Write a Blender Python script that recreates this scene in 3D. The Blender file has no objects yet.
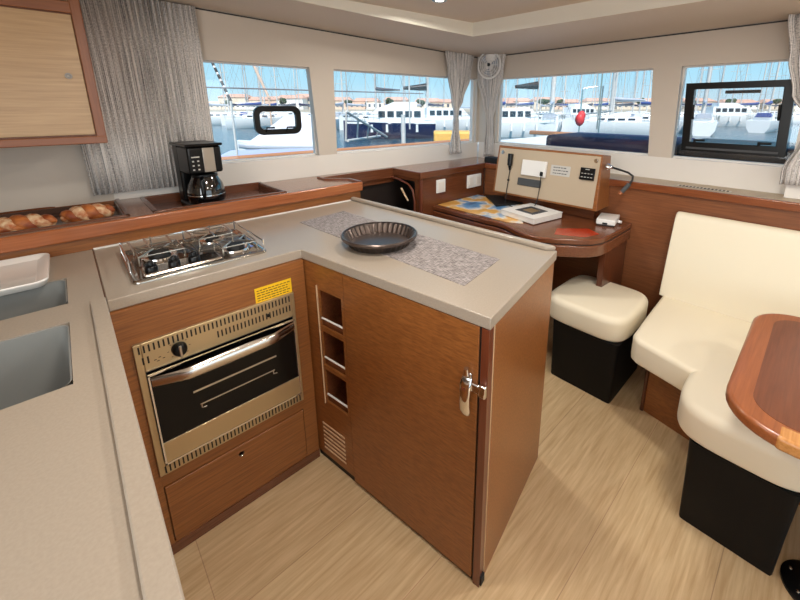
import bpy, bmesh, math, random
from mathutils import Vector, Matrix
random.seed(7)
C = bpy.context.scene.collection
PI = math.pi
sin, cos, rad = math.sin, math.cos, math.radians

# ------------------------------------------------------------------ materials
def lin(c):
    return tuple(((v/255)/12.92 if v/255 <= .04045 else ((v/255+.055)/1.055)**2.4) for v in c) + (1,)
def mat(name, col, rough=.5, metal=0, spec=.5, coat=0, trans=0, bump=0, bscale=200, vary=None, vscale=30, emit=0):
    m = bpy.data.materials.new(name); m.use_nodes = True
    nt = m.node_tree; b = nt.nodes['Principled BSDF']
    b.inputs['Base Color'].default_value = lin(col)
    b.inputs['Roughness'].default_value = rough; b.inputs['Metallic'].default_value = metal
    b.inputs['Specular IOR Level'].default_value = spec
    b.inputs['Coat Weight'].default_value = coat; b.inputs['Coat Roughness'].default_value = .12
    b.inputs['Transmission Weight'].default_value = trans
    if emit:
        b.inputs['Emission Color'].default_value = lin(col); b.inputs['Emission Strength'].default_value = emit
    tc = nt.nodes.new('ShaderNodeTexCoord')
    if vary:
        n = nt.nodes.new('ShaderNodeTexNoise'); n.inputs['Scale'].default_value = vscale; n.inputs['Detail'].default_value = 5
        r = nt.nodes.new('ShaderNodeValToRGB'); r.color_ramp.elements[0].color = lin(vary); r.color_ramp.elements[1].color = lin(col)
        r.color_ramp.elements[0].position = .35; r.color_ramp.elements[1].position = .65
        nt.links.new(tc.outputs['Object'], n.inputs['Vector']); nt.links.new(n.outputs['Fac'], r.inputs['Fac']); nt.links.new(r.outputs['Color'], b.inputs['Base Color'])
    if bump:
        n = nt.nodes.new('ShaderNodeTexNoise'); n.inputs['Scale'].default_value = bscale; n.inputs['Detail'].default_value = 3
        bp = nt.nodes.new('ShaderNodeBump'); bp.inputs['Strength'].default_value = bump; bp.inputs['Distance'].default_value = .002
        nt.links.new(tc.outputs['Object'], n.inputs['Vector']); nt.links.new(n.outputs['Fac'], bp.inputs['Height']); nt.links.new(bp.outputs['Normal'], b.inputs['Normal'])
    return m
def wood(name, dark, light, grain='x', rough=.35, coat=.15, fine=1.0, contrast=(.3, .72)):
    m = bpy.data.materials.new(name); m.use_nodes = True
    nt = m.node_tree; b = nt.nodes['Principled BSDF']
    b.inputs['Roughness'].default_value = rough; b.inputs['Coat Weight'].default_value = coat; b.inputs['Coat Roughness'].default_value = .2
    tc = nt.nodes.new('ShaderNodeTexCoord'); mp = nt.nodes.new('ShaderNodeMapping')
    lo, hi = 7*fine, 170*fine
    mp.inputs['Scale'].default_value = (lo if grain == 'x' else hi, lo if grain == 'y' else hi, lo if grain == 'z' else hi)
    n = nt.nodes.new('ShaderNodeTexNoise'); n.inputs['Scale'].default_value = 1; n.inputs['Detail'].default_value = 7; n.inputs['Roughness'].default_value = .62
    n2 = nt.nodes.new('ShaderNodeTexNoise'); n2.inputs['Scale'].default_value = 2.5; n2.inputs['Detail'].default_value = 3
    mx = nt.nodes.new('ShaderNodeMath'); mx.operation = 'MULTIPLY_ADD'; mx.inputs[1].default_value = .78
    m2 = nt.nodes.new('ShaderNodeMath'); m2.operation = 'MULTIPLY'; m2.inputs[1].default_value = .22
    r = nt.nodes.new('ShaderNodeValToRGB'); r.color_ramp.elements[0].color = lin(dark); r.color_ramp.elements[1].color = lin(light)
    r.color_ramp.elements[0].position = contrast[0]; r.color_ramp.elements[1].position = contrast[1]
    L = nt.links.new
    L(tc.outputs['Object'], mp.inputs['Vector']); L(mp.outputs['Vector'], n.inputs['Vector']); L(tc.outputs['Object'], n2.inputs['Vector'])
    L(n.outputs['Fac'], mx.inputs[0]); L(n2.outputs['Fac'], m2.inputs[0]); L(m2.outputs[0], mx.inputs[2]); L(mx.outputs[0], r.inputs['Fac']); L(r.outputs['Color'], b.inputs['Base Color'])
    return m
def floor_mat():
    m = bpy.data.materials.new('light_oak_planks'); m.use_nodes = True
    nt = m.node_tree; b = nt.nodes['Principled BSDF']; b.inputs['Roughness'].default_value = .45
    L = nt.links.new
    tc = nt.nodes.new('ShaderNodeTexCoord')
    br = nt.nodes.new('ShaderNodeTexBrick'); br.inputs['Scale'].default_value = 1; br.inputs['Brick Width'].default_value = 9; br.inputs['Row Height'].default_value = .31
    br.inputs['Mortar Size'].default_value = .0012; br.inputs['Color1'].default_value = (.5,.5,.5,1); br.inputs['Color2'].default_value = (.62,.62,.62,1); br.inputs['Mortar'].default_value = (.0,.0,.0,1)
    mo = nt.nodes.new('ShaderNodeMapping'); mo.inputs['Location'].default_value = (.45, -.01, 0)
    L(tc.outputs['Object'], mo.inputs['Vector']); L(mo.outputs['Vector'], br.inputs['Vector'])
    mp = nt.nodes.new('ShaderNodeMapping'); mp.inputs['Scale'].default_value = (5.0, 75, 1)
    n = nt.nodes.new('ShaderNodeTexNoise'); n.inputs['Scale'].default_value = 1; n.inputs['Detail'].default_value = 8; n.inputs['Roughness'].default_value = .6; n.inputs['Distortion'].default_value = .35
    L(tc.outputs['Object'], mp.inputs['Vector']); L(mp.outputs['Vector'], n.inputs['Vector'])
    r = nt.nodes.new('ShaderNodeValToRGB'); r.color_ramp.elements[0].color = lin((184,153,112)); r.color_ramp.elements[1].color = lin((212,183,142))
    r.color_ramp.elements[0].position = .32; r.color_ramp.elements[1].position = .66
    L(n.outputs['Fac'], r.inputs['Fac'])
    mx = nt.nodes.new('ShaderNodeMix'); mx.data_type = 'RGBA'; mx.blend_type = 'OVERLAY'; mx.inputs[0].default_value = .35
    L(r.outputs['Color'], mx.inputs[6]); L(br.outputs['Color'], mx.inputs[7]); L(mx.outputs[2], b.inputs['Base Color'])
    return m
def curtain_mat():
    m = bpy.data.materials.new('grey_striped_curtain_fabric'); m.use_nodes = True
    nt = m.node_tree; b = nt.nodes['Principled BSDF']; b.inputs['Roughness'].default_value = .9; b.inputs['Specular IOR Level'].default_value = .1
    L = nt.links.new
    uv = nt.nodes.new('ShaderNodeTexCoord'); mp = nt.nodes.new('ShaderNodeMapping'); mp.inputs['Scale'].default_value = (300, 3.0, 1)
    n = nt.nodes.new('ShaderNodeTexNoise'); n.inputs['Scale'].default_value = 1; n.inputs['Detail'].default_value = 2
    mp2 = nt.nodes.new('ShaderNodeMapping'); mp2.inputs['Scale'].default_value = (60, 160, 1)
    n2 = nt.nodes.new('ShaderNodeTexNoise'); n2.inputs['Scale'].default_value = 1; n2.inputs['Detail'].default_value = 1
    L(uv.outputs['UV'], mp.inputs['Vector']); L(mp.outputs['Vector'], n.inputs['Vector']); L(uv.outputs['UV'], mp2.inputs['Vector']); L(mp2.outputs['Vector'], n2.inputs['Vector'])
    a = nt.nodes.new('ShaderNodeMath'); a.operation = 'MULTIPLY_ADD'; a.inputs[1].default_value = .8
    c = nt.nodes.new('ShaderNodeMath'); c.operation = 'MULTIPLY'; c.inputs[1].default_value = .2
    L(n2.outputs['Fac'], c.inputs[0]); L(n.outputs['Fac'], a.inputs[0]); L(c.outputs[0], a.inputs[2])
    r = nt.nodes.new('ShaderNodeValToRGB'); e = r.color_ramp.elements
    e[0].color = lin((96,94,96)); e[0].position = .40; e[1].color = lin((232,227,222)); e[1].position = .53
    L(a.outputs[0], r.inputs['Fac']); L(r.outputs['Color'], b.inputs['Base Color'])
    return m
def weave_mat():
    m = bpy.data.materials.new('woven_grey_mat'); m.use_nodes = True
    nt = m.node_tree; b = nt.nodes['Principled BSDF']; b.inputs['Roughness'].default_value = .8
    L = nt.links.new; tc = nt.nodes.new('ShaderNodeTexCoord'); facs = []
    for sc in ((40, 520, 1), (520, 40, 1)):
        mp = nt.nodes.new('ShaderNodeMapping'); mp.inputs['Scale'].default_value = sc; mp.inputs['Rotation'].default_value = (0, 0, .05)
        n = nt.nodes.new('ShaderNodeTexNoise'); n.inputs['Scale'].default_value = 1; n.inputs['Detail'].default_value = 2
        L(tc.outputs['Object'], mp.inputs['Vector']); L(mp.outputs['Vector'], n.inputs['Vector']); facs.append(n)
    a = nt.nodes.new('ShaderNodeMath'); a.operation = 'ADD'; L(facs[0].outputs['Fac'], a.inputs[0]); L(facs[1].outputs['Fac'], a.inputs[1])
    h = nt.nodes.new('ShaderNodeMath'); h.operation = 'MULTIPLY'; h.inputs[1].default_value = .5; L(a.outputs[0], h.inputs[0])
    r = nt.nodes.new('ShaderNodeValToRGB'); e = r.color_ramp.elements
    e[0].color = lin((84,76,76)); e[0].position = .4; e[1].color = lin((178,168,164)); e[1].position = .6
    L(h.outputs[0], r.inputs['Fac']); L(r.outputs['Color'], b.inputs['Base Color'])
    return m
def chart_mat():
    m = bpy.data.materials.new('printed_chart'); m.use_nodes = True
    nt = m.node_tree; b = nt.nodes['Principled BSDF']; b.inputs['Roughness'].default_value = .3
    L = nt.links.new; tc = nt.nodes.new('ShaderNodeTexCoord')
    n = nt.nodes.new('ShaderNodeTexNoise'); n.inputs['Scale'].default_value = 7; n.inputs['Detail'].default_value = 7; L(tc.outputs['Object'], n.inputs['Vector'])
    r = nt.nodes.new('ShaderNodeValToRGB'); e = r.color_ramp.elements
    e[0].color = lin((40,86,140)); e[0].position = .3; e[1].color = lin((196,140,70)); e[1].position = .75
    for p, c in ((.42, (92,150,200)), (.5, (228,224,214)), (.56, (226,176,96))):
        q = e.new(p); q.color = lin(c)
    L(n.outputs['Fac'], r.inputs['Fac']); L(r.outputs['Color'], b.inputs['Base Color'])
    return m
def glass_mat():
    m = bpy.data.materials.new('window_glass'); m.use_nodes = True
    nt = m.node_tree; nt.nodes.clear(); o = nt.nodes.new('ShaderNodeOutputMaterial')
    t = nt.nodes.new('ShaderNodeBsdfTransparent'); g = nt.nodes.new('ShaderNodeBsdfGlossy'); g.inputs['Roughness'].default_value = .02
    mx = nt.nodes.new('ShaderNodeMixShader'); mx.inputs[0].default_value = .05
    nt.links.new(t.outputs[0], mx.inputs[1]); nt.links.new(g.outputs[0], mx.inputs[2]); nt.links.new(mx.outputs[0], o.inputs[0])
    return m
def water_mat():
    m = bpy.data.materials.new('harbour_water'); m.use_nodes = True
    nt = m.node_tree; b = nt.nodes['Principled BSDF']; b.inputs['Base Color'].default_value = lin((52,84,98)); b.inputs['Roughness'].default_value = .15
    tc = nt.nodes.new('ShaderNodeTexCoord'); n = nt.nodes.new('ShaderNodeTexNoise'); n.inputs['Scale'].default_value = 2.5; n.inputs['Detail'].default_value = 4
    bp = nt.nodes.new('ShaderNodeBump'); bp.inputs['Strength'].default_value = .6; bp.inputs['Distance'].default_value = .2
    nt.links.new(tc.outputs['Object'], n.inputs['Vector']); nt.links.new(n.outputs['Fac'], bp.inputs['Height']); nt.links.new(bp.outputs['Normal'], b.inputs['Normal'])
    return m

TD, TL = (112,64,29), (166,104,52)
M = dict(
    wx=wood('teak_grain_x', TD, TL, 'x'), wy=wood('teak_grain_y', TD, TL, 'y'), wz=wood('teak_grain_z', TD, TL, 'z'),
    nose=wood('teak_nosing', (138,74,38), (176,104,60), 'x', .25, .4), nosey=wood('teak_nosing_y', (116,62,34), (148,84,48), 'y', .25, .4),
    post=wood('teak_post', (92,44,26), (120,60,36), 'z', .3, .3), decktop=wood('teak_shelf_top', (126,78,48), (158,104,68), 'x', .22, .5),
    dwx=wood('dark_teak_x', (88,48,28), (122,70,42), 'x', .26, .4), dwy=wood('dark_teak_y', (92,50,30), (130,76,46), 'y', .26, .35), dwz=wood('dark_teak_z', (74,38,22), (108,58,34), 'z', .3, .3),
    lining=wood('lining_teak', (104,60,34), (146,90,54), 'y', .4, .1),
    oak=wood('light_oak_veneer', (168,134,94), (198,164,122), 'x', .32, .3, fine=.8),
    frame=wood('cabinet_frame_teak', (124,74,46), (150,94,60), 'z', .35, .2), framex=wood('cabinet_frame_teak_x', (124,74,46), (150,94,60), 'x', .35, .2),
    table=wood('table_top_teak', (98,54,34), (126,72,46), 'x', .3, .2), rim=wood('table_rim_teak', (132,74,40), (168,98,56), 'x', .28, .3), rimlight=wood('table_rim_light_teak', (176,118,62), (214,154,92), 'x', .2, .5),
    red=wood('red_inlay_wood', (160,44,20), (190,60,28), 'y', .2, .5),
    floor=floor_mat(), curtain=curtain_mat(), weave=weave_mat(), chart=chart_mat(), glass=glass_mat(), water=water_mat(),
    counter=mat('grey_beige_worktop', (166,153,138), .28, spec=.5, vary=(160,147,132), vscale=220),
    cream=mat('cream_leather', (236,226,202), .5, bump=.25, bscale=500), black=mat('black_leather', (9,9,10), .6, spec=.25, bump=.3, bscale=400),
    wall=mat('cream_wall_panel', (206,194,180), .55), wallw=mat('white_gelcoat', (232,226,218), .35), ceil=mat('ceiling_panel', (214,198,180), .6), riser=mat('ceiling_riser_lit', (226,220,206), .5),
    dark=mat('shadow_line', (40,34,30), .6), steel=mat('brushed_steel', (200,194,184), .28, 1), chrome=mat('chrome', (225,225,225), .08, 1), dullsteel=mat('dull_steel', (150,146,140), .5, .6), hobsteel=mat('polished_hob_steel', (178,172,164), .16, 1), hchrome=mat('satin_chrome', (214,208,200), .2, 1), brass=mat('warm_brushed_steel', (196,176,140), .34, .9, bump=.1, bscale=300),
    sink=mat('sink_steel', (150,150,146), .45, .35), bplastic=mat('black_plastic', (10,10,11), .3, spec=.35), bmatte=mat('black_matte', (20,20,20), .6), slot=mat('vent_slot_black', (22,18,14), .7),
    ovenglass=mat('black_oven_glass', (8,8,9), .12, spec=.25), carafe=mat('dark_carafe_glass', (10,10,11), .05, spec=.9, coat=.6),
    white=mat('white_plastic', (236,234,230), .35), paper=mat('white_paper', (236,232,226), .6), yellow=mat('yellow_sticker', (246,196,24), .5), ink=mat('print_ink', (110,84,20), .6), gink=mat('grey_print', (70,72,78), .6),
    beige=mat('beige_panel', (188,170,146), .5), lightgrey=mat('pale_grey_label', (196,194,188), .5), dgrey=mat('dark_grey_grille', (70,72,74), .6),
    pan=mat('dark_metal_pan', (96,84,78), .32, .75), bread=mat('golden_crust', (206,124,64), .5, vary=(140,62,26), vscale=34, bump=.6, bscale=120), breadl=mat('flour_dusted_crust', (238,206,164), .6, vary=(190,104,50), vscale=60),
    tray=mat('white_glazed_tray', (240,236,230), .2, coat=.5), tan=mat('light_wood_handle', (214,184,148), .4), stairshade=mat('stairwell_shade', (34,24,20), .6), recess=mat('shelf_recess_lining', (86,58,44), .35, coat=.3), blue=mat('blue_white_patch', (70,100,190), .8, vary=(150,176,230), vscale=90),
    # outside
    bw=mat('boat_white', (238,238,236), .35), bg=mat('boat_grey', (170,176,186), .5), navy=mat('navy_hull', (26,36,74), .25, coat=.4), navyf=mat('navy_canvas', (30,40,74), .8), blackf=mat('black_vinyl', (22,22,26), .45),
    teakrail=mat('teak_rail', (168,118,82), .5), mast=mat('pale_mast_alloy', (206,202,196), .4), mastd=mat('dark_mast', (90,88,90), .5), wire=mat('rigging_wire', (130,130,134), .4), tint=mat('tinted_glass', (46,48,56), .1, spec=.8),
    bcanvas=mat('blue_canvas', (62,84,140), .8), gcanvas=mat('grey_canvas', (84,88,98), .8), orange=mat('yellow_dock_float', (230,178,90), .6), redc=mat('red_buoy', (214,44,40), .5), tarpw=mat('white_boat_tarp', (226,226,234), .6), tarp=mat('pale_blue_tarp', (170,178,206), .7),
    quay=mat('quay_concrete', (190,180,164), .8), terra=mat('terracotta_roof', (206,164,142), .8), plaster=mat('cream_plaster', (214,198,178), .8), plaster2=mat('pale_pink_plaster', (222,190,168), .8), plaster3=mat('white_plaster', (236,232,224), .8), hill=mat('hazy_hill', (146,158,170), .9), tree=mat('harbour_tree_green', (74,92,64), .9, vary=(48,64,44), vscale=2), stripe=mat('striped_sail_black', (34,34,38), .7), winpane=mat('far_window_pane', (88,94,104), .3),  # house walls in cream, pink and white plaster
)

# ------------------------------------------------------------------ mesh builder
class MB:
    def __init__(s): s.v = []; s.f = []; s.uv = None
    def add(s, vs, fs):
        o = len(s.v); s.v += [tuple(v) for v in vs]; s.f += [tuple(i+o for i in f) for f in fs]; return s
    def box(s, x0, x1, y0, y1, z0, z1):
        return s.fbox((0, 0, 0), (1, 0, 0), (0, 1, 0), x0, x1, y0, y1, z0, z1)
    def fbox(s, o, ax, ay, x0, x1, y0, y1, z0, z1, az=(0, 0, 1)):
        o, ax, ay, az = Vector(o), Vector(ax), Vector(ay), Vector(az)
        P = [o+ax*x+ay*y+az*z for z in (z0, z1) for x, y in ((x0, y0), (x1, y0), (x1, y1), (x0, y1))]
        return s.add(P, [(0,3,2,1), (4,5,6,7), (0,1,5,4), (1,2,6,5), (2,3,7,6), (3,0,4,7)])
    def prism(s, poly, z0, z1):
        n = len(poly); a = sum(poly[i][0]*poly[(i+1)%n][1]-poly[(i+1)%n][0]*poly[i][1] for i in range(n))
        if a < 0: poly = poly[::-1]
        f0 = (lambda p: z0) if not callable(z0) else z0; f1 = (lambda p: z1) if not callable(z1) else z1
        P = [(p[0], p[1], f0(p)) for p in poly]+[(p[0], p[1], f1(p)) for p in poly]
        return s.add(P, [tuple(range(n-1, -1, -1)), tuple(range(n, 2*n))]+[(i, (i+1)%n, (i+1)%n+n, i+n) for i in range(n)])
    def loft(s, rings, cap=True, closed=True):
        n = len(rings[0]); P = [p for r in rings for p in r]; F = []
        for k in range(len(rings)-1):
            for i in range(n if closed else n-1):
                j = (i+1) % n; F.append((k*n+i, k*n+j, (k+1)*n+j, (k+1)*n+i))
        if cap: F += [tuple(range(n-1, -1, -1)), tuple(range((len(rings)-1)*n, len(rings)*n))]
        return s.add(P, F)
    def tube(s, pts, r, seg=8, closed=False):
        pts = [Vector(p) for p in pts]; rings = []; n = len(pts)
        rr = r if isinstance(r, (list, tuple)) else [r]*n
        prev = None
        for i, p in enumerate(pts):
            if closed: t = pts[(i+1) % n]-pts[i-1]
            else: t = pts[min(i+1, n-1)]-pts[max(i-1, 0)]
            t.normalize()
            if prev is None:
                a = t.orthogonal().normalized()
            else:
                a = prev-t*prev.dot(t); a.normalize()
            prev = a; b = t.cross(a)
            rings.append([p+(a*cos(2*PI*k/seg)+b*sin(2*PI*k/seg))*rr[i] for k in range(seg)])
        if closed: rings.append(rings[0]); return s.loft(rings, cap=False)
        return s.loft(rings)
    def lathe(s, prof, c=(0, 0, 0), seg=32, ax=(1, 0, 0), ay=(0, 1, 0), az=(0, 0, 1), cap=True):
        c, ax, ay, az = Vector(c), Vector(ax), Vector(ay), Vector(az)
        return s.loft([[c+(ax*cos(2*PI*k/seg)+ay*sin(2*PI*k/seg))*r+az*z for k in range(seg)] for r, z in prof], cap=cap)
    def cyl(s, p0, p1, r, seg=16): return s.tube([p0, p1], r, seg)
    def ball(s, c, rx, ry, rz, seg=16, ringn=8):
        prof = [(max(cos(t), .02), sin(t)) for t in [(-.5+k/ringn)*PI for k in range(ringn+1)]]
        return s.loft([[(c[0]+r*rx*cos(2*PI*k/seg), c[1]+r*ry*sin(2*PI*k/seg), c[2]+z*rz) for k in range(seg)] for r, z in prof])
    def build(s, name, m, parent=None, bevel=0, seg=2, smooth=False, loc=None):
        me = bpy.data.meshes.new(name); me.from_pydata(s.v, [], s.f); me.update()
        bm = bmesh.new(); bm.from_mesh(me); bmesh.ops.recalc_face_normals(bm, faces=bm.faces); bm.to_mesh(me); bm.free()
        me.materials.append(m)
        o = bpy.data.objects.new(name, me); C.objects.link(o)
        if parent is not None:
            o.parent = parent
            if parent.type == 'EMPTY': o.matrix_parent_inverse = Matrix.Translation(-parent.location)
        if bevel:
            b = o.modifiers.new('bevel', 'BEVEL'); b.width = bevel; b.segments = seg; b.limit_method = 'ANGLE'; b.angle_limit = rad(40)
        if smooth or bevel:
            for p in me.polygons: p.use_smooth = True
            if not smooth or smooth == 'edge':
                try:
                    w = o.modifiers.new('wn', 'WEIGHTED_NORMAL'); w.keep_sharp = True
                except Exception: pass
                me.set_sharp_from_angle(angle=rad(40))
            else: me.set_sharp_from_angle(angle=rad(50))
        return o
LOCS = {}
def parent_loc(p):
    v = Vector((0, 0, 0))
    while p is not None:
        v += p.location; p = p.parent
    return v
def thing(name, label, cat, loc=(0, 0, 0), group=None):
    o = bpy.data.objects.new(name, None); C.objects.link(o); o.location = loc; o.empty_display_size = .1
    o['label'] = label; o['category'] = cat
    if group: o['group'] = group
    return o
def tag(o, label=None, cat=None, group=None, kind=None):
    if label: o['label'] = label
    if cat: o['category'] = cat
    if group: o['group'] = group
    if kind: o['kind'] = kind
    return o
def struct(o, label=None):
    o['kind'] = 'structure'
    if label: o['label'] = label
    return o
def arc(cx, cy, r, a0, a1, n=8): return [(cx+r*cos(rad(a0+(a1-a0)*i/n)), cy+r*sin(rad(a0+(a1-a0)*i/n))) for i in range(n+1)]
def rrect(x0, x1, y0, y1, r, n=6):
    return arc(x1-r, y0+r, r, -90, 0, n)+arc(x1-r, y1-r, r, 0, 90, n)+arc(x0+r, y1-r, r, 90, 180, n)+arc(x0+r, y0+r, r, 180, 270, n)
def superell(cx, cy, a, b, e, rot=0, n=64):
    P = []
    for i in range(n):
        t = 2*PI*i/n; x = a*abs(cos(t))**(2/e)*(1 if cos(t) >= 0 else -1); y = b*abs(sin(t))**(2/e)*(1 if sin(t) >= 0 else -1)
        P.append((cx+x*cos(rot)-y*sin(rot), cy+x*sin(rot)+y*cos(rot)))
    return P
def inset(poly, d):
    n = len(poly); a = sum(poly[i][0]*poly[(i+1)%n][1]-poly[(i+1)%n][0]*poly[i][1] for i in range(n))
    sg = 1 if a > 0 else -1; out = []
    for i in range(n):
        p = Vector(poly[i]); t = (Vector(poly[(i+1)%n])-Vector(poly[i-1])).normalized(); nrm = Vector((-t.y, t.x))*sg
        out.append(tuple(p+nrm*d))
    return out
def cushion(mb, poly, z0, z1, r=.03, crown=.012, n=6, rb=None):
    rb = rb or r*.6; rings = []
    for i in range(4): t = PI/2*i/3; rings.append([(p[0], p[1], z0+rb*(1-sin(t))) for p in inset(poly, rb*(1-cos(t)))][::1])
    rings = rings[:1]+rings[1:]
    rings = []
    for i in range(n+1):
        t = PI/2*i/n; rings.append([(x, y, z0+rb-rb*cos(t)) for x, y in inset(poly, rb-rb*sin(t))])
    for i in range(n+1):
        t = PI/2*i/n; rings.append([(x, y, z1-r+r*sin(t)) for x, y in inset(poly, r-r*cos(t))])
    cx = sum(p[0] for p in poly)/len(poly); cy = sum(p[1] for p in poly)/len(poly); top = inset(poly, r)
    for k in (.85, .6, .3, .03):
        rings.append([(cx+(x-cx)*k, cy+(y-cy)*k, z1+crown*(1-k*k)) for x, y in top])
    return mb.loft(rings)

# ------------------------------------------------------------------ frames of the two window walls
PA = Vector((1.0733, .8349, 0)); DA = Vector((.99818, -.06033, 0)); NA = Vector((.06033, .99818, 0))
PB = Vector((1.8984, -.7941, 0)); DB = Vector((.02666, .99964, 0)); NB = Vector((.99964, -.02666, 0))
def A(s, o, z=0): return PA+DA*s+NA*o+Vector((0, 0, z))
def B(s, o, z=0): return PB+DB*s+NB*o+Vector((0, 0, z))
def abox(mb, s0, s1, o0, o1, z0, z1): return mb.fbox(PA, DA, NA, s0, s1, o0, o1, z0, z1)
def bbox(mb, s0, s1, o0, o1, z0, z1): return mb.fbox(PB, DB, NB, s0, s1, o0, o1, z0, z1)

# ------------------------------------------------------------------ camera
CAM = Vector((-.5461, -1.2362, 1.3912)); YAW, PIT, ROL = rad(-43.7969), rad(-13.9458), rad(-.0075); FPX, PX, PY = 379.11, 430.06, 201.67
fw = Vector((-sin(YAW)*cos(PIT), cos(YAW)*cos(PIT), sin(PIT))); rt = Vector((cos(YAW), sin(YAW), 0)); up = rt.cross(fw)
R_ = rt*cos(ROL)+up*sin(ROL); U_ = -rt*sin(ROL)+up*cos(ROL)
cd = bpy.data.cameras.new('camera'); cam = bpy.data.objects.new('camera', cd); C.objects.link(cam)
cd.sensor_width = 36; cd.lens = FPX*36/800; cd.shift_x = (400-PX)/800; cd.shift_y = (PY-300)/800; cd.clip_start = .02; cd.clip_end = 3000
cam.matrix_world = Matrix(((R_.x, U_.x, -fw.x, CAM.x), (R_.y, U_.y, -fw.y, CAM.y), (R_.z, U_.z, -fw.z, CAM.z), (0, 0, 0, 1)))
bpy.context.scene.camera = cam
def out(u, dist):            # a point on the water plane, a real distance away along the viewing bearing
    k = fw+R_*((u-PX)/FPX)-U_*((107.6-PY)/FPX); k.z = 0
    s = dist/k.dot(Vector((fw.x, fw.y, 0)).normalized()); p = CAM+k*s; return Vector((p.x, p.y, 0))

# ================================================================== SETTING
H = .9
fl = MB()
fl.prism([(-1.8,-3.3), (1.75,-3.3), (1.75,.52), (1.04,.52), (1.04,.12), (.66,.12), (.66,.52), (-1.8,.52)], -.04, 0)
struct(fl.build('floor', M['floor']), 'light oak plank floor')
# stairwell going down between peninsula and chart desk
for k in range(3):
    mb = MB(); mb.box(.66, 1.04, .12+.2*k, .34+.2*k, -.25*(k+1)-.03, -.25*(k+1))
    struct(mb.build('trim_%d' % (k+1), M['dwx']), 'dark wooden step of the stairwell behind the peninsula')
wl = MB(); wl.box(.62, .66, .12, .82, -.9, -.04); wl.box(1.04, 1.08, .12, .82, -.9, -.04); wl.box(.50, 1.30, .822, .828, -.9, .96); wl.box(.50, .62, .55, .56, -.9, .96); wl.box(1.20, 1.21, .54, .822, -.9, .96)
struct(wl.build('wall_stairwell', M['stairshade']), 'stairwell sides with their shade put into the colour')  # gloom of the unlit stairwell put into the wall colour

def sz(p): return 1.843-.0355*p[0]
# left (port) window wall
W = MB()
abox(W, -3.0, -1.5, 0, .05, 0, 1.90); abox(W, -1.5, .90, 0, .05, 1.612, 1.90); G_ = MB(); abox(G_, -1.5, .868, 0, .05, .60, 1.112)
struct(G_.build('wall_port_sill', M['wallw']), 'white lower wall under the left windows, its brightness put into the colour')  # light on the sill put into a brighter white than the wall above
abox(W, .84, .90, .0, .05, 1.112, 1.62)
W.fbox(PA, DA, NA, 0, 0, 0, 0, 0, 0)
v = [A(s, o, z) for o in (0, .05) for s, z in ((-.548, 1.612), (-.40, 1.612), (-.408, 1.112), (-.523, 1.112))]
W.add(v, [(0,1,2,3), (4,7,6,5), (0,4,5,1), (1,5,6,2), (2,6,7,3), (3,7,4,0)])
struct(W.build('wall_port', M['wall']), 'cream wall with two long windows onto the marina')
# forward window wall
W = MB()
bbox(W, -2.6, 1.60, 0, .05, 1.605, 1.90); G_ = MB(); bbox(G_, -2.6, 1.57, 0, .05, .0, 1.116); struct(G_.build('wall_forward_sill', M['wallw']), 'white lower wall under the front windows, its brightness put into the colour'); bbox(W, -2.6, -.40, 0, .05, 1.116, 1.605)  # lower wall lightened in colour for the light falling on it
bbox(W, 1.40, 1.60, 0, .05, 1.116, 1.605)
v = [B(s, o, z) for o in (0, .05) for s, z in ((.171, 1.605), (.311, 1.605), (.275, 1.116), (.155, 1.116))]
W.add(v, [(0,1,2,3), (4,7,6,5), (0,4,5,1), (1,5,6,2), (2,6,7,3), (3,7,4,0)])
struct(W.build('wall_forward', M['wall']), 'cream front wall with two windows')
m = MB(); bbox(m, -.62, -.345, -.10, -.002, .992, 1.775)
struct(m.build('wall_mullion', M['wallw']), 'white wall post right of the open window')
# remaining room shell behind the viewer
m = MB(); m.box(-1.84, -1.8, -.6, 1.2, 0, 1.95); m.box(-1.84, -1.8, -3.3, -2.9, 0, 1.95); m.box(-1.84, -1.8, -2.9, -.6, 0, .95); m.box(-1.84, -1.8, -2.9, -.6, 1.74, 1.95); struct(m.build('wall_aft', M['wall']))  # opening above the worktop invented to admit the aft fill lamp
m = MB(); m.box(-1.8, -1.3, -3.34, -3.3, 0, 1.95); m.box(.9, 2.0, -3.34, -3.3, 0, 1.95); m.box(-1.3, .9, -3.34, -3.3, 1.75, 1.95)
struct(m.build('wall_starboard', M['wall']))
# ceiling: sloping outer soffit with a raised centre
out_p = [(-1.84,-3.34), (2.05,-3.34), (2.05,.90), (-1.84,1.15)]
in_p = [(-1.2,-2.7), (1.43,-2.7), (1.29,.318), (-1.2,.60)]
m = MB()
for i in range(4):
    j = (i+1) % 4; m.prism([out_p[i], out_p[j], in_p[j], in_p[i]], sz, lambda p: sz(p)+.03)
struct(m.build('ceiling', M['ceil']), 'beige ceiling with raised centre')
m = MB(); rise = [(p[0], p[1]) for p in in_p]
up_p = inset(in_p, .012)
m.loft([[(p[0], p[1], sz(p)-.002) for p in in_p], [(p[0], p[1], 1.868+.02*(0 if p[0] > 0 else 1)) for p in up_p]], cap=False)
rz = struct(m.build('ceiling_riser_lit', M['riser']), 'vertical step up to the raised ceiling, its lit tone put into the colour')  # step painted paler than the ceiling to look lit
m = MB(); m.prism(inset(in_p, -.02), 1.868, 1.90); struct(m.build('ceiling_centre', M['ceil']), 'raised centre panel of the ceiling')
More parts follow.
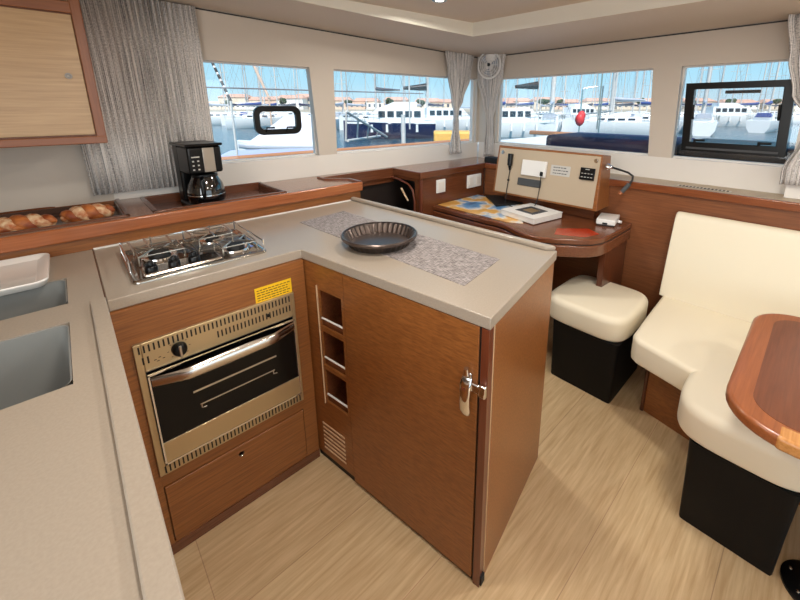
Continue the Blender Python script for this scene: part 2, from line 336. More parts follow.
# dark strips painting the shadow line where walls meet soffit
m = MB(); m.add([A(s, o, sz(A(s, 0))-d) for s in (-1.8, .86) for o in (-.004, 0) for d in (.003, .009)], [(0,1,3,2), (4,6,7,5), (0,4,5,1), (2,3,7,6), (0,2,6,4), (1,5,7,3)])
struct(m.build('trim_4', M['dark']))
m = MB(); m.add([B(s, o, sz(B(s, 0))-d) for s in (-.6, 1.57) for o in (-.004, 0) for d in (.003, .009)], [(0,1,3,2), (4,6,7,5), (0,4,5,1), (2,3,7,6), (0,2,6,4), (1,5,7,3)])
struct(m.build('trim_5', M['dark']))
# windows: glass and pale reveal frames
def window(n, fn, s0, s1, z0, z1, lab):
    fr = MB(); t = .012; F = abox if fn is A else bbox
    F(fr, s0, s1, .03, .06, z0-.001, z0+t*.8); F(fr, s0, s1, .03, .06, z1-t*.5, z1)
    F(fr, s0, s0+t, .03, .06, z0, z1); F(fr, s1-t, s1, .03, .06, z0, z1)
    g = MB(); F(g, s0+.002, s1-.002, .042, .046, z0+.002, z1-.002)
    w = struct(fr.build('window_%d' % n, M['wallw']), lab); g.build('glass', M['glass'], w); return w
window(1, A, -1.5, -.523, 1.112, 1.612, 'left window holding a small black framed hatch')
window(2, A, -.408, .84, 1.112, 1.612, 'long window showing a navy motor yacht')
window(3, B, .275, 1.40, 1.116, 1.605, 'front window above the instrument console')
window(4, B, -.40, .171, 1.116, 1.605, 'front window with a black framed opening hatch')

# ================================================================== OUTBOARD SHELF BEHIND THE HOB
sh = thing('wooden_shelf', 'long varnished wooden shelf running under the left windows behind the hob', 'shelf', (0, .6, 0))
def wallA_y(x, o=0): return PA.y+(x-PA.x)*(-.06044)+o
mb = MB()
Z0, Z1 = .965, .99
def strip(mb, x0, x1, y0, y1):
    yy = lambda x, y: wallA_y(x, -.002) if y is None else y
    mb.prism([(x0, yy(x0, y0)), (x1, yy(x1, y0)), (x1, yy(x1, y1)), (x0, yy(x0, y1))], Z0, Z1)
RB = (-1.25, -.42, .575, .94); RC = (-.325, .19, .565, .885)      # recesses: bread, coffee maker
strip(mb, -1.4, .60, .5, .565); strip(mb, -1.4, RB[0], .565, None); strip(mb, RB[1], RC[0], .565, None)
strip(mb, RB[0], RB[1], .565, RB[2]); strip(mb, RB[0], RB[1], RB[3], None); strip(mb, RC[0], RC[1], RC[3], None)
mb.prism([(RC[1], .565), (.60, .565), (.60, .62), (.50, .72), (.50, .80), (.50, wallA_y(.5, -.002)), (RC[1], wallA_y(RC[1], -.002))], Z0, Z1)
mb.prism([(.50, .80), (1.055, .80), (1.055, wallA_y(1.055, -.002)), (.50, wallA_y(.5, -.002))], Z0, Z1)
mb.prism([(1.055, .515), (1.70, .515), (1.70, .5), (1.90, .5), (1.925, wallA_y(1.92, -.002)), (1.055, wallA_y(1.055, -.002))], Z0, Z1)
mb.build('shelf_top', M['decktop'], sh)
mb = MB(); mb.box(-1.4, .605, .497, .515, .945, .996); mb.build('nosing', M['nose'], sh, bevel=.006)
mb = MB(); mb.prism([(.585,.50), (.605,.50), (.605,.622), (.508,.722), (.508,.80), (.488,.80), (.488,.712), (.585,.612)], .962, 1.0); mb.build('end_fiddle', M['dwy'], sh, bevel=.004)
mb = MB(); mb.box(-1.4, .598, .517, .535, .88, .965); mb.build('fascia', M['wx'], sh)
mb = MB(); mb.box(.50, 1.06, .785, .80, .925, .993); mb.build('back_nosing', M['dwx'], sh, bevel=.004)
mb = MB(); mb.box(.50, 1.06, .80, .815, .895, .925); mb.build('back_fascia', M['dwx'], sh)
mb = MB(); mb.box(1.04, 1.056, .505, .80, .945, .993); mb.build('side_nosing', M['dwy'], sh, bevel=.004)
mb = MB(); mb.box(1.04, 1.70, .503, .518, .95, .993); mb.build('nosing', M['dwx'], sh, bevel=.004)
for nm, r in (('bread_recess', RB), ('coffee_recess', RC)):
    t = MB(); x0, x1, y0, y1 = r; t.box(x0, x1, y0, y1, .952, .957)
    for b in ((x0, x0+.008, y0, y1), (x1-.008, x1, y0, y1), (x0, x1, y0, y0+.008), (x0, x1, y1-.008, y1)): t.box(*b, .952, .988)
    o = t.build('recess', M['recess'] if nm[0] == 'b' else M['dwx'], sh)
    e = MB()
    for b in ((x0-.012, x0+.003, y0-.012, y1+.012), (x1-.003, x1+.012, y0-.012, y1+.012), (x0-.012, x1+.012, y0-.012, y0+.003), (x0-.012, x1+.012, y1-.003, y1+.012)): e.box(*b, .985, .9955)
    e.build('rim', M['dwx'], o, bevel=.003)

# panels under the far end of the shelf, beside the stairwell
pn = thing('bulkhead_panel', 'dark wooden panel with two sockets at the left end of the chart desk', 'panel', (1.4, .53, 0))
mb = MB(); mb.box(1.06, 1.70, .518, .532, 0, .962); mb.build('front_panel', M['dwx'], pn)
mb = MB(); mb.box(1.046, 1.062, .53, .565, 0, .962); mb.box(1.046, 1.062, .565, .80, .928, .962); mb.build('side_panel', M['dwy'], pn)
mb = MB(); mb.tube([(1.058,.522,0), (1.058,.522,.962)], .012, 12); mb.build('corner_post', M['post'], pn, smooth=True)
mb = MB(); mb.tube([(1.036,.56,.0), (1.036,.56,.80), (1.034,.575,.87), (1.030,.61,.905), (1.03,.70,.925), (1.03,.79,.93)], .007, 8); mb.build('arched_trim', M['post'], pn, smooth=True)
mb = MB(); mb.tube([(1.015,.60,.80), (1.015,.67,.875)], .006, 8); g = mb.build('grab_handle', M['tan'], pn, smooth=True); g['label'] = 'pale grab handle'

def socket(x0, x1, z0, z1, n, lab):
    t = thing('wall_socket', lab, 'socket', ((x0+x1)/2, .518, (z0+z1)/2))
    mb = MB(); mb.box(x0, x1, .508, .518, z0, z1); mb.build('cover_plate', M['white'], t, bevel=.003)
    w = (x1-x0)/n
    for k in range(n):
        c = x0+w*(k+.5); mb = MB(); mb.box(c-w*.3, c+w*.3, .504, .509, z0+.018, z1-.018); mb.build('rocker', M['wallw'], t, bevel=.002)
socket(1.19, 1.272, .836, .925, 1, 'single white switch plate on dark wood nearest the stairwell')
socket(1.50, 1.655, .824, .918, 2, 'double white socket plate on dark wood near the window corner')

# ================================================================== FORWARD LINING AND LEDGE
ln = thing('wooden_lining', 'tall brown wooden lining with ledge behind the sofa and console', 'panel', (1.71, -.5, 0))
mb = MB(); mb.box(1.705, 1.72, -2.4, .515, 0, .972); mb.build('lining_panel', M['lining'], ln)
mb = MB(); mb.box(1.690, 1.712, -2.4, .515, .952, .992); mb.build('ledge_nosing', M['nosey'], ln, bevel=.005)
mb = MB(); mb.prism([(1.71,-2.4), (B(-1.6,-.002).x,-2.4), (B(1.29,-.002).x,.497), (1.71,.497)], .972, .99); mb.build('ledge_top', M['beige'], ln)
vt = thing('ledge_vent', 'narrow steel vent strip set in the ledge above the sofa', 'vent', (1.76, -.83, .99))
mb = MB(); mb.box(1.742, 1.785, -.95, -.72, .99, .9925); mb.build('plate', M['steel'], vt, bevel=.001)
mb = MB()
for k in range(14): mb.box(1.750, 1.777, -.94+k*.0155, -.932+k*.0155, .9925, .9932)
mb.build('slots', M['slot'], vt)

# ================================================================== WORKTOPS
a = .536
top = thing('galley_worktop', 'L-shaped grey-beige worktop carrying the hob and the round pan', 'worktop', (0, 0, .9))
P1 = (.1241, -.7488); P2 = (.6494, -.6388); P3 = (.560, .516)
mb = MB(); mb.prism([(-a+.002, .0), (0, 0), P1, P2, P3, (-a+.002, .516)], H-.034, H); mb.build('slab', M['counter'], top, bevel=.003)
mb = MB(); mb.prism([(.648,-.637), (.556,.515), (.530,.515), (.618,-.610)], H-.001, H+.018); mb.build('raised_fiddle', M['counter'], top, bevel=.007, seg=4)
mb = MB(); mb.box(-a+.003, .530, .508, .5165, H, H+.004); mb.build('sealant_line', M['white'], top)
mb = MB(); mb.box(-a-.0005, -a+.0022, -.001, .508, H-.002, H+.0004); mb.build('joint_line', M['recess'], top)
lt = thing('sink_worktop', 'grey-beige worktop in the left foreground with two sinks let in', 'worktop', (-.9, -.5, .9))
SX = (-1.10, -.607); S1 = (.052, .262); S2 = (-.355, -.068)
mb = MB()
mb.box(-1.4, SX[0], -1.9, .516, H-.034, H); mb.box(SX[1], -a, -1.9, .516, H-.034, H)
mb.box(SX[0], SX[1], S1[1], .516, H-.034, H); mb.box(SX[0], SX[1], S2[1], S1[0], H-.034, H); mb.box(SX[0], SX[1], -1.9, S2[0], H-.034, H)
mb.build('slab', M['counter'], lt)
mb = MB(); mb.box(-.565, -a+.0015, -1.9, .003, H-.036, H+.012); mb.build('raised_lip', M['counter'], lt, bevel=.003)
for y0, y1, lab in ((S1[0], S1[1], 'stainless steel sink at the far left beneath the white tray'), (S2[0], S2[1], 'larger stainless steel sink nearer the viewer in the left worktop')):
    t = thing('sink', lab, 'sink', (-.85, (y0+y1)/2, .75))
    b = MB(); P0_ = rrect(SX[0]+.004, SX[1]-.004, y0+.004, y1-.004, .02, 5)
    b.loft([[(x, y, z) for x, y in inset(P0_, d)] for d, z in ((-.003, .8985), (0, .897), (.002, .80), (.006, .745), (.02, .735), (.05, .732))], cap=False)
    n = len(P0_); k0 = len(b.v)-n; b.f.append(tuple(range(k0, k0+n)))
    b.build('basin', M['sink'], t, smooth=True)
    b = MB(); b.lathe([(.001,.734), (.03,.7345), (.034,.733)], (-.85, (y0+y1)/2, 0), 20, cap=False); b.build('drain', M['chrome'], t, smooth=True)
# carcass under sink worktop
cb = thing('sink_cabinet', 'wooden cabinet side under the left worktop', 'cabinet', (-.9, -.7, 0))
mb = MB(); mb.box(-1.4, -.575, -1.88, -.012, .0, .70); mb.build('body', M['wy'], cb)

# white tray on the sink worktop
mb = MB(); tp = rrect(-.98, -.640, .205, .500, .03, 6)
mb.loft([[(x, y, z) for x, y in inset(tp, d)] for d, z in ((.02, .9005), (.008, .906), (0, .922), (.002, .9255), (.012, .924), (.026, .914), (.03, .913))], cap=True)
tag(mb.build('serving_tray', M['tray'], smooth=True), 'white rectangular serving tray lying beside the far left sink', 'tray')

# woven mat and round pan
mb = MB(); mb.prism([(.145,.315), (.383,.345), (.437,-.546), (.206,-.592)], H, H+.0015)
tag(mb.build('woven_mat', M['weave']), 'grey woven rectangular mat lying along the peninsula worktop', 'mat')
pc = (.2411, -.1445, H+.0016)
pan = thing('baking_pan', 'round dark metal baking pan with fluted rim on the woven mat', 'pan', pc)
mb = MB()
def flute(r, z, am, seg=288):
    return [(pc[0]+(r+am*cos(36*2*PI*k/seg))*cos(2*PI*k/seg), pc[1]+(r+am*cos(36*2*PI*k/seg))*sin(2*PI*k/seg), pc[2]+z) for k in range(seg)]
mb.loft([flute(.001, .0005, 0), flute(.105, .0, 0), flute(.112, .002, .0005), flute(.130, .034, .0030), flute(.134, .038, .001), flute(.1385, .040, 0), flute(.139, .036, 0), flute(.134, .034, 0),
         flute(.1345, .038, .0), flute(.129, .038, .0010), flute(.126, .034, .0034), flute(.111, .0055, .0026), flute(.103, .004, 0), flute(.001, .0045, 0)], cap=True)
mb.build('pan_body', M['pan'], pan, smooth=True)
mb = MB(); mb.lathe([(.129,.028), (.139,.030), (.1405,.038), (.1365,.042), (.132,.041)], pc, 72, cap=False); mb.build('rolled_rim', M['pan'], pan, smooth=True)

# ================================================================== OVEN CABINET
YF = -.012
oc = thing('oven_cabinet', 'brown wooden cabinet housing the oven below the hob', 'cabinet', (-.27, .2, 0))
ox0, ox1, oz0, oz1 = -.505, -.048, .311, .759
mb = MB(); x0, x1 = -.535, .0
xa, xb = ox0+.003, ox1-.003; mb.box(x0, xa, YF, .02, .0, H-.035); mb.box(xb, x1, YF, .02, .0, H-.035); mb.box(xa, xb, YF, .02, oz1-.01, H-.035); mb.box(xa, xb, YF, .02, .265, oz0+.01); mb.box(xa, xb, YF, .02, 0, .045); mb.box(xa, xb, .0, .02, .045, .265)
mb.build('front_panel', M['wx'], oc)
mb = MB(); mb.box(-.499, -.0535, YF-.004, -.001, .048, .261); dr = mb.build('drawer', M['wx'], oc, bevel=.0015)
mb = MB(); mb.lathe([(.001,-.004), (.006,-.004), (.0075,0), (.0095,.002), (.0095,.0)], (-.281, YF-.004, .229), 20, (1,0,0), (0,0,1), (0,-1,0)); mb.build('push_lock', M['chrome'], dr, smooth=True)
mb = MB(); mb.box(x0, .0, YF-.002, YF, 0, .038); mb.build('plinth', M['dwx'], oc)
mb = MB(); mb.fbox((-.174, YF, .757), (1,0,0), (0,-1,0), 0, .124, 0, .0012, 0, .054); st = mb.build('warning_sticker', M['yellow'], oc); st['label'] = 'yellow warning sticker with small print'
mb = MB()
for r in range(5):
    x = -.168
    while x < -.062:
        w = random.uniform(.006, .016); mb.box(x, min(x+w, -.056), YF-.0018, YF-.0012, .764+r*.0088, .767+r*.0088); x += w+.003
mb.build('print_lines', M['ink'], st)

ov = thing('oven', 'built-in stainless steel oven with curved chrome handle under the hob', 'oven', (-.277, -.02, .311))
oy = YF-.010
mb = MB()
mb.box(ox0, ox0+.018, oy, YF+.01, oz0, oz1); mb.box(ox1-.012, ox1, oy, YF+.01, oz0, oz1); mb.box(ox0+.018, ox1-.012, oy, YF+.01, .668, oz1); mb.box(ox0+.018, ox1-.012, oy, YF+.01, oz0, .352)
mb.build('face_plate', M['brass'], ov, bevel=.0015)
mb = MB()
def slots(mb, xa, xb, z0, z1, pitch=.0115):
    x = xa
    while x < xb: mb.box(x, x+.0042, oy-.0006, oy+.001, z0, z1); x += pitch
slots(mb, -.495, -.062, .729, .751); slots(mb, -.49, -.47, .694, .716); slots(mb, -.30, -.062, .694, .716); mb.build('vent_slots', M['slot'], ov)
mb = MB(); slots(mb, -.49, -.055, .317, .341); mb.build('vent_slots', M['slot'], ov)
mb = MB(); mb.box(ox0+.018, ox1-.012, oy+.004, YF+.09, .352, .668); mb.build('door_surround', M['bmatte'], ov)
od = MB(); od.box(-.484, -.063, oy-.010, oy+.006, .359, .664); door = od.build('oven_door', M['ovenglass'], ov, bevel=.002); door['label'] = 'black glass oven door'
mb = MB(); mb.box(-.483, -.064, oy-.014, oy-.010, .360, .430); mb.build('lower_trim', M['brass'], door, bevel=.001)
mb = MB(); mb.box(-.486, -.061, oy-.015, oy-.010, .355, .360); mb.box(-.486, -.482, oy-.015, oy-.010, .355, .664); mb.box(-.065, -.061, oy-.015, oy-.010, .355, .664); mb.box(-.486, -.061, oy-.015, oy-.010, .660, .665)
mb.build('door_edge', M['chrome'], door)
rings = []
for i in range(21):
    t = i/20; x = -.480+.414*t; w = sin(PI*t); r = .0155+.006*w
    yy = oy-.014-.030*min(1, w*1.7); rings.append([(x, yy+r*.55*cos(2*PI*k/12), .640+.002*w+r*sin(2*PI*k/12)) for k in range(12)])
mb = MB(); mb.loft(rings); mb.build('door_handle', M['hchrome'], door, smooth=True)
mb = MB(); mb.box(-.388, -.135, oy-.0108, oy-.0098, .548, .554); mb.box(-.375, -.145, oy-.0108, oy-.0098, .498, .502)
for x in (-.372, -.15): mb.tube([(x, oy-.0104, .502), (x, oy-.0104, .487), (x+.012, oy-.0104, .485)], .0018, 6)
mb.build('rack_rail', M['steel'], door)
kb = MB(); kb.lathe([(.020,0), (.019,.012), (.016,.020), (.012,.022)], (-.402, oy, .706), 24, (1,0,0), (0,0,1), (0,-1,0)); kn = kb.build('control_knob', M['bplastic'], ov, smooth=True)
mb = MB(); mb.box(-.4055, -.3985, oy-.027, oy-.020, .689, .724); mb.build('knob_grip', M['steel'], kn, bevel=.002)
mb = MB(); mb.lathe([(.006,0), (.006,.004), (.003,.004)], (-.143, oy, .707), 12, (1,0,0), (0,0,1), (0,-1,0)); mb.build('igniter_button', M['bplastic'], ov)
mb = MB()
for dx, dz in ((0, 0), (.014, .003), (.005, .010), (-.006, .006)): mb.box(-.458+dx, -.452+dx, oy-.0007, oy, .690+dz, .692+dz)
for ang in range(0, 360, 45):
    x, z = -.402+.027*cos(rad(ang)), .706+.027*sin(rad(ang)); mb.box(x-.002, x+.002, oy-.0007, oy, z-.0007, z+.0007)
mb.build('printed_symbols', M['bmatte'], ov)

# ================================================================== HOB
hx0, hx1, hy0, hy1 = -.4712, -.0924, .0557, .3913; hz = H
hob = thing('gas_hob', 'small stainless steel gas hob with pan rails and three black knobs', 'hob', (-.28, .22, H))
mb = MB(); hp = rrect(hx0, hx1, hy0, hy1, .02, 5)
mb.loft([[(x, y, z) for x, y in inset(hp, d)] for d, z in ((0, hz), (0, hz+.006), (.003, hz+.0085), (.012, hz+.0085), (.020, hz+.002))], cap=True)
mb.build('base_plate', M['hobsteel'], hob, smooth=True)
mb = MB(); mb.fbox((hx0+.03, hy0+.025, hz+.003), (1,0,0), (0,1,0), 0, .21, 0, .075, 0, .012); mb.build('control_panel', M['hobsteel'], hob, bevel=.005)
for kx in (-.418, -.359, -.304):
    mb = MB(); mb.lathe([(.017,0), (.0165,.010), (.014,.014), (.008,.015), (.008,.026), (.006,.028)], (kx, .118, hz+.014), 20)
    mb.box(kx-.014, kx+.014, .114, .122, hz+.024, hz+.036); mb.build('control_knob', M['bplastic'], hob, smooth=True)
def burner(bx, by, r):
    mb = MB(); mb.lathe([(r+.022,.002), (r+.02,.008), (r+.006,.009), (r+.003,.006)], (bx, by, hz), 28, cap=False); b_ = mb.build('burner', M['chrome'], hob, smooth=True)
    mb = MB(); mb.lathe([(r,.004), (r,.016), (r*.9,.021), (r*.3,.022), (.001,.022)], (bx, by, hz), 28); mb.build('burner_cap', M['bmatte'], b_, smooth=True)
    return b_
burner(-.375, .265, .030); burner(-.165, .165, .027); burner(-.20, .315, .022)
# pan support grids and surrounding rails
mb = MB(); rzt = hz+.038
rail = [(hx0+.006, hy0+.10, rzt), (hx0+.006, hy1-.012, rzt), (hx0+.012, hy1-.006, rzt), (hx1-.012, hy1-.006, rzt), (hx1-.006, hy1-.012, rzt), (hx1-.006, hy0+.02, rzt)]
mb.tube(rail, .0028, 6)
for p in [(hx0+.006, hy0+.10), (hx0+.006, hy1-.01), (-.38, hy1-.006), (-.28, hy1-.006), (-.19, hy1-.006), (hx1-.008, hy1-.008), (hx1-.006, hy0+.02)]:
    mb.tube([(p[0], p[1], hz+.004), (p[0], p[1], rzt+.006)], .0026, 6)
mb.build('guard_rail', M['chrome'], hob, smooth=True)
def support(cx, cy, w, name='pan_support'):
    mb = MB(); z = hz+.032
    for sx in (-1, 1):
        mb.tube([(cx+sx*w, cy-w, hz+.004), (cx+sx*w, cy-w, z), (cx+sx*w*.25, cy, z)], .0025, 6); mb.tube([(cx+sx*w, cy+w, hz+.004), (cx+sx*w, cy+w, z), (cx+sx*w*.25, cy, z)], .0025, 6)
    mb.tube([(cx-w, cy-w, z), (cx+w, cy-w, z), (cx+w, cy+w, z), (cx-w, cy+w, z)], .0025, 6, closed=True); mb.build(name, M['steel'], hob, smooth=True)
support(-.375, .265, .062); support(-.165, .165, .055); support(-.20, .318, .055)
mb = MB(); mb.fbox((-.150,.135,hz+.0025), (.97,.24,0), (-.24,.97,0), 0, .042, 0, .060, 0, .0008)
mb.build('blue_patch', M['blue'], hob)['label'] = 'blue and white patch'  # thin blue and white patch on the hob plate
for x_ in (-.445, -.400, -.335, -.270, -.205, -.145):
    mb = MB(); mb.tube([(x_, hy1-.006, rzt), (x_+.002, hy1-.05, rzt+.004), (x_+.004, hy1-.115, rzt-.006)], .0026, 6)
    mb.build('pan_finger', M['steel'], hob, smooth=True)

# ================================================================== PENINSULA CABINET
fd = Vector((.16348, -.98655, 0)); fn = Vector((-.98655, -.16348, 0))        # along front, outward normal
pe = thing('peninsula_cabinet', 'tall brown wooden peninsula cabinet with a fridge door and bottle niche', 'cabinet', (.35, -.2, 0))
def fb(mb, s0, s1, o0, o1, z0, z1): return mb.fbox((0, 0, 0), fd, fn, s0, s1, o0, o1, z0, z1)
O = -.004
niches = [(.624, .768), (.462, .606), (.300, .444)]
n0, n1 = .080, .200
mb = MB(); HT = H-.035
fb(mb, .0, n0, -.012, O, .03, HT); fb(mb, n1, .214, -.012, O, .03, HT); fb(mb, n0, n1, -.012, O, .03, .300); fb(mb, n0, n1, -.012, O, .768, HT)
fb(mb, n0, n1, -.012, O, .444, .462); fb(mb, n0, n1, -.012, O, .606, .624)
mb.build('niche_panel', M['wy'], pe)
for z0, z1 in niches:
    b = MB(); fb(b, n0-.003, n0, -.16, -.0125, z0-.003, z1+.003); fb(b, n1, n1+.003, -.16, -.0125, z0-.003, z1+.003); fb(b, n0, n1, -.163, -.16, z0, z1); fb(b, n0, n1, -.16, -.0125, z0-.004, z0); fb(b, n0, n1, -.16, -.0125, z1, z1+.003)
    nb = b.build('bottle_niche', M['dwy'], pe)
    b = MB(); b.tube([tuple(fd*(n0+.001)+fn*(O-.006)+Vector((0,0,z0+.030))), tuple(fd*(n1-.001)+fn*(O-.006)+Vector((0,0,z0+.030)))], .0034, 8); b.build('retaining_bar', M['white'], nb, smooth=True)
mb = MB(); fb(mb, .071, .0735, O, O+.004, .290, .782); mb.build('niche_edge_trim', M['tan'], pe)
for k in range(7):
    mb = MB(); z = .062+k*.0195; fb(mb, .045, .172, O-.001, O+.0022, z, z+.0065); mb.build('vent_slat', M['tan'], pe)
mb = MB(); fb(mb, .0, .759, -.03, -.010, 0, .03); mb.build('plinth', M['bmatte'], pe)
mb = MB(); fb(mb, .217, .727, -.022, O+.002, .016, HT-.001); dd = mb.build('fridge_door', M['wy'], pe, bevel=.0015)
mb = MB(); fb(mb, .727, .733, -.03, O-.004, .0, HT); mb.build('door_gap', M['bmatte'], pe)
ed = (Vector(P2)-Vector(P1)); L_ = ed.length; ed.normalize(); ed3 = Vector((ed.x, ed.y, 0)); en3 = Vector((ed.y, -ed.x, 0)); P13 = Vector((*P1, 0))
mb = MB(); q = [fd*.733+fn*(O+.002), fd*.757+fn*(O+.002), P13+ed3*.010+en3*(-.006), P13+ed3*.036+en3*(-.006), P13+ed3*.036+en3*(-.03), fd*.733+fn*(-.03)]
mb.prism([(p.x, p.y) for p in q], 0, HT); mb.build('corner_post', M['post'], pe, bevel=.003)
mb = MB(); mb.fbox(P13, ed3, en3, .038, L_-.008, -.024, -.005, .0, HT); mb.build('end_panel', M['wy'], pe)
mb = MB(); mb.fbox(P13, ed3, en3, .0355, .0385, -.02, -.0045, .02, HT); mb.build('edge_trim', M['tan'], pe)
mb = MB(); mb.prism([(.640,-.625), (.553,.514), (.535,.514), (.622,-.61)], .0, HT); mb.build('back_panel', M['dwy'], pe)
mb = MB(); mb.box(.0, .56, .50, .514, 0, HT); mb.build('side_panel', M['dwx'], pe)
# latch
lc = fd*.700
def L3(s, o, z): return tuple(fd*s+fn*o+Vector((0,0,z)))
mb = MB()
rg = []
for t, wv, dv in ((0, .014, .008), (.15, .016, .018), (.5, .015, .022), (.85, .016, .020), (1, .013, .012)):
    z = .600+.112*(1-t); rg.append([L3(.700+wv*cos(2*PI*k/12), dv+O+.007*sin(2*PI*k/12), z) for k in range(12)])
mb.loft(rg); la = mb.build('door_latch', M['chrome'], dd, smooth=True)
mb = MB(); fb(mb, .694, .706, O+.024, O+.0262, .620, .690); mb.build('lever_inlay', M['post'], la, bevel=.003)
mb = MB(); fb(mb, .688, .712, O+.001, O+.010, .690, .725); fb(mb, .700, .742, O+.001, O+.014, .676, .702); mb.build('latch_body', M['chrome'], dd, bevel=.004)
mb = MB(); mb.tube([L3(.700, .008, .722), L3(.700, .010, .740)], [.009, .006], 12); mb.build('latch_button', M['chrome'], dd, smooth=True)
mb = MB(); fb(mb, .736, .757, O+.002, O+.016, .672, .708); mb.build('strike_plate', M['chrome'], pe, bevel=.004)

# ================================================================== UPPER CABINET (left)
uc = thing('wall_cabinet', 'wall cabinet with pale oak door and red-brown frame, upper left', 'cabinet', (-.8, .75, 1.27))
cy0 = .60; ce = -.428
mb = MB(); mb.box(-1.25, ce-.002, cy0+.012, .90, 1.275, 1.80); mb.build('body', M['frame'], uc)
mb = MB(); mb.box(-1.25, ce-.030, cy0-.001, cy0+.012, 1.737, 1.80); mb.build('upper_panel', M['oak'], uc)
mb = MB(); mb.box(ce-.028, ce, cy0-.004, cy0+.03, 1.268, 1.81); mb.build('side_frame', M['frame'], uc, bevel=.003)
mb = MB(); mb.box(-1.25, ce, cy0-.006, cy0+.03, 1.265, 1.292); mb.build('bottom_frame', M['framex'], uc, bevel=.003)
mb = MB(); mb.box(-1.25, ce-.026, cy0-.002, cy0+.03, 1.698, 1.735); mb.build('top_frame', M['framex'], uc, bevel=.003)
mb = MB(); mb.box(-1.25, ce-.0295, cy0+.001, cy0+.02, 1.297, 1.694); ud = mb.build('cabinet_door', M['oak'], uc, bevel=.002)
mb = MB(); mb.lathe([(.001,.002), (.005,.002), (.006,.005), (.0095,.005), (.010,0)], (-.496, cy0+.001, 1.496), 20, (1,0,0), (0,0,1), (0,-1,0)); mb.build('push_lock', M['dullsteel'], ud, smooth=True)

# ================================================================== CURTAINS
def curtain(fnc, cols, rows, off, waves, amp, label, name='curtain', parent=None):
    """rows: list of (z, s_left, s_right)"""
    mb = MB(); n = cols; rs = []
    uvs = []
    for z, sl, sr in rows:
        ring = []; wf = min(1, abs(sr-sl)/.22)
        for i in range(n+1):
            t = i/n; s_ = sl+(sr-sl)*t
            o = off+amp*(.5+.5*sin(2*PI*waves*t+.9*sin(5*t+z)))*(.6+.4*sin(9*t+2))
            ring.append(fnc(s_, -o, z)); uvs.append((t, z))
        rs.append(ring)
    mb.loft(rs, cap=False, closed=False)
    o = mb.build(name, M['curtain'], parent, smooth=True)
    me = o.data; ul = me.uv_layers.new(name='UVMap')
    for lp in me.loops:
        t, z = uvs[lp.vertex_index]; ul.data[lp.index].uv = (t*waves/14, z)
    sol = o.modifiers.new('solid', 'SOLIDIFY'); sol.thickness = .003; sol.offset = 0
    if label: tag(o, label, 'curtain')
    return o
def smooth_rows(keys, n=28):
    R = []
    for i in range(n+1):
        z = keys[0][0]+(keys[-1][0]-keys[0][0])*i/n
        for k in range(len(keys)-1):
            a_, b_ = keys[k], keys[k+1]
            if (a_[0] >= z >= b_[0]):
                t = (a_[0]-z)/(a_[0]-b_[0]); t = t*t*(3-2*t)
                R.append((z, a_[1]+(b_[1]-a_[1])*t, a_[2]+(b_[2]-a_[2])*t)); break
    return R
curtain(A, 220, [(1.838, -1.59, -1.085), (1.6, -1.58, -1.083), (1.4, -1.575, -1.082), (1.2, -1.57, -1.082), (1.028, -1.565, -1.085)], .03, 24, .018, 'wide grey striped curtain hanging beside the wall cabinet behind the coffee maker')
curtain(A, 90, smooth_rows([(1.788, .455, .77), (1.62, .485, .74), (1.45, .53, .665), (1.345, .562, .605), (1.25, .555, .615), (1.12, .53, .645), (1.015, .515, .665)]), .02, 9, .028, 'grey striped curtain gathered at its waist, left of the window corner')
curtain(B, 90, smooth_rows([(1.792, 1.57, 1.315), (1.62, 1.565, 1.33), (1.42, 1.50, 1.385), (1.31, 1.465, 1.41), (1.22, 1.46, 1.405), (1.10, 1.475, 1.395), (1.01, 1.475, 1.39)]), .02, 9, .024, 'grey striped curtain gathered at its waist, behind the round wall fan')
curtain(B, 90, smooth_rows([(1.772, -.235, -.55), (1.60, -.265, -.54), (1.45, -.30, -.50), (1.33, -.37, -.45), (1.25, -.36, -.45), (1.12, -.322, -.48), (1.055, -.325, -.48)]), .115, 9, .025, 'grey striped curtain at the far right edge beside the open hatch')

# ================================================================== HATCHES IN THE WINDOWS
def frame_loft(fnc, outer, inner, o0, o1):
    mb = MB(); n = len(outer)
    rs = [[fnc(s, o0, z) for s, z in outer], [fnc(s, o1, z) for s, z in outer], [fnc(s, o1, z) for s, z in inner], [fnc(s, o0, z) for s, z in inner]]
    rs.append(rs[0]); mb.loft(rs, cap=False); return mb
hA = thing('porthole_hatch', 'small black framed rounded hatch in the left window above the coffee maker', 'hatch', A(-.74, 0, 1.25))
oo = rrect(-.868, -.612, 1.245, 1.40, .045, 8); ii = rrect(-.838, -.642, 1.275, 1.370, .022, 8)
frame_loft(A, oo, ii, .015, .040).build('hatch_frame', M['bplastic'], hA, bevel=.003)
g = MB(); abox(g, -.84, -.64, .026, .030, 1.272, 1.372); g.build('hatch_glass', M['glass'], hA)
for s in (-.80, -.69):
    mb = MB(); mb.tube([A(s-.012, .010, 1.262), A(s-.012, .002, 1.284), A(s+.03, .002, 1.284)], .005, 8); mb.build('handle', M['bplastic'], hA, smooth=True)
hB = thing('opening_hatch', 'large black framed opening hatch in the right front window', 'hatch', B(-.09, 0, 1.18))
oo = [(.110, 1.165), (-.312, 1.165), (-.296, 1.515), (.134, 1.515)]; ii = [(.078, 1.213), (-.272, 1.213), (-.257, 1.484), (.093, 1.484)]
frame_loft(B, oo, ii, -.012, .028).build('hatch_frame', M['bplastic'], hB, bevel=.003)
g = MB(); bbox(g, -.268, .088, .010, .014, 1.21, 1.488); g.build('hatch_glass', M['glass'], hB)
mb = MB(); bbox(mb, -.285, .09, -.016, -.010, 1.176, 1.186); mb.build('bottom_seal', M['dgrey'], hB)
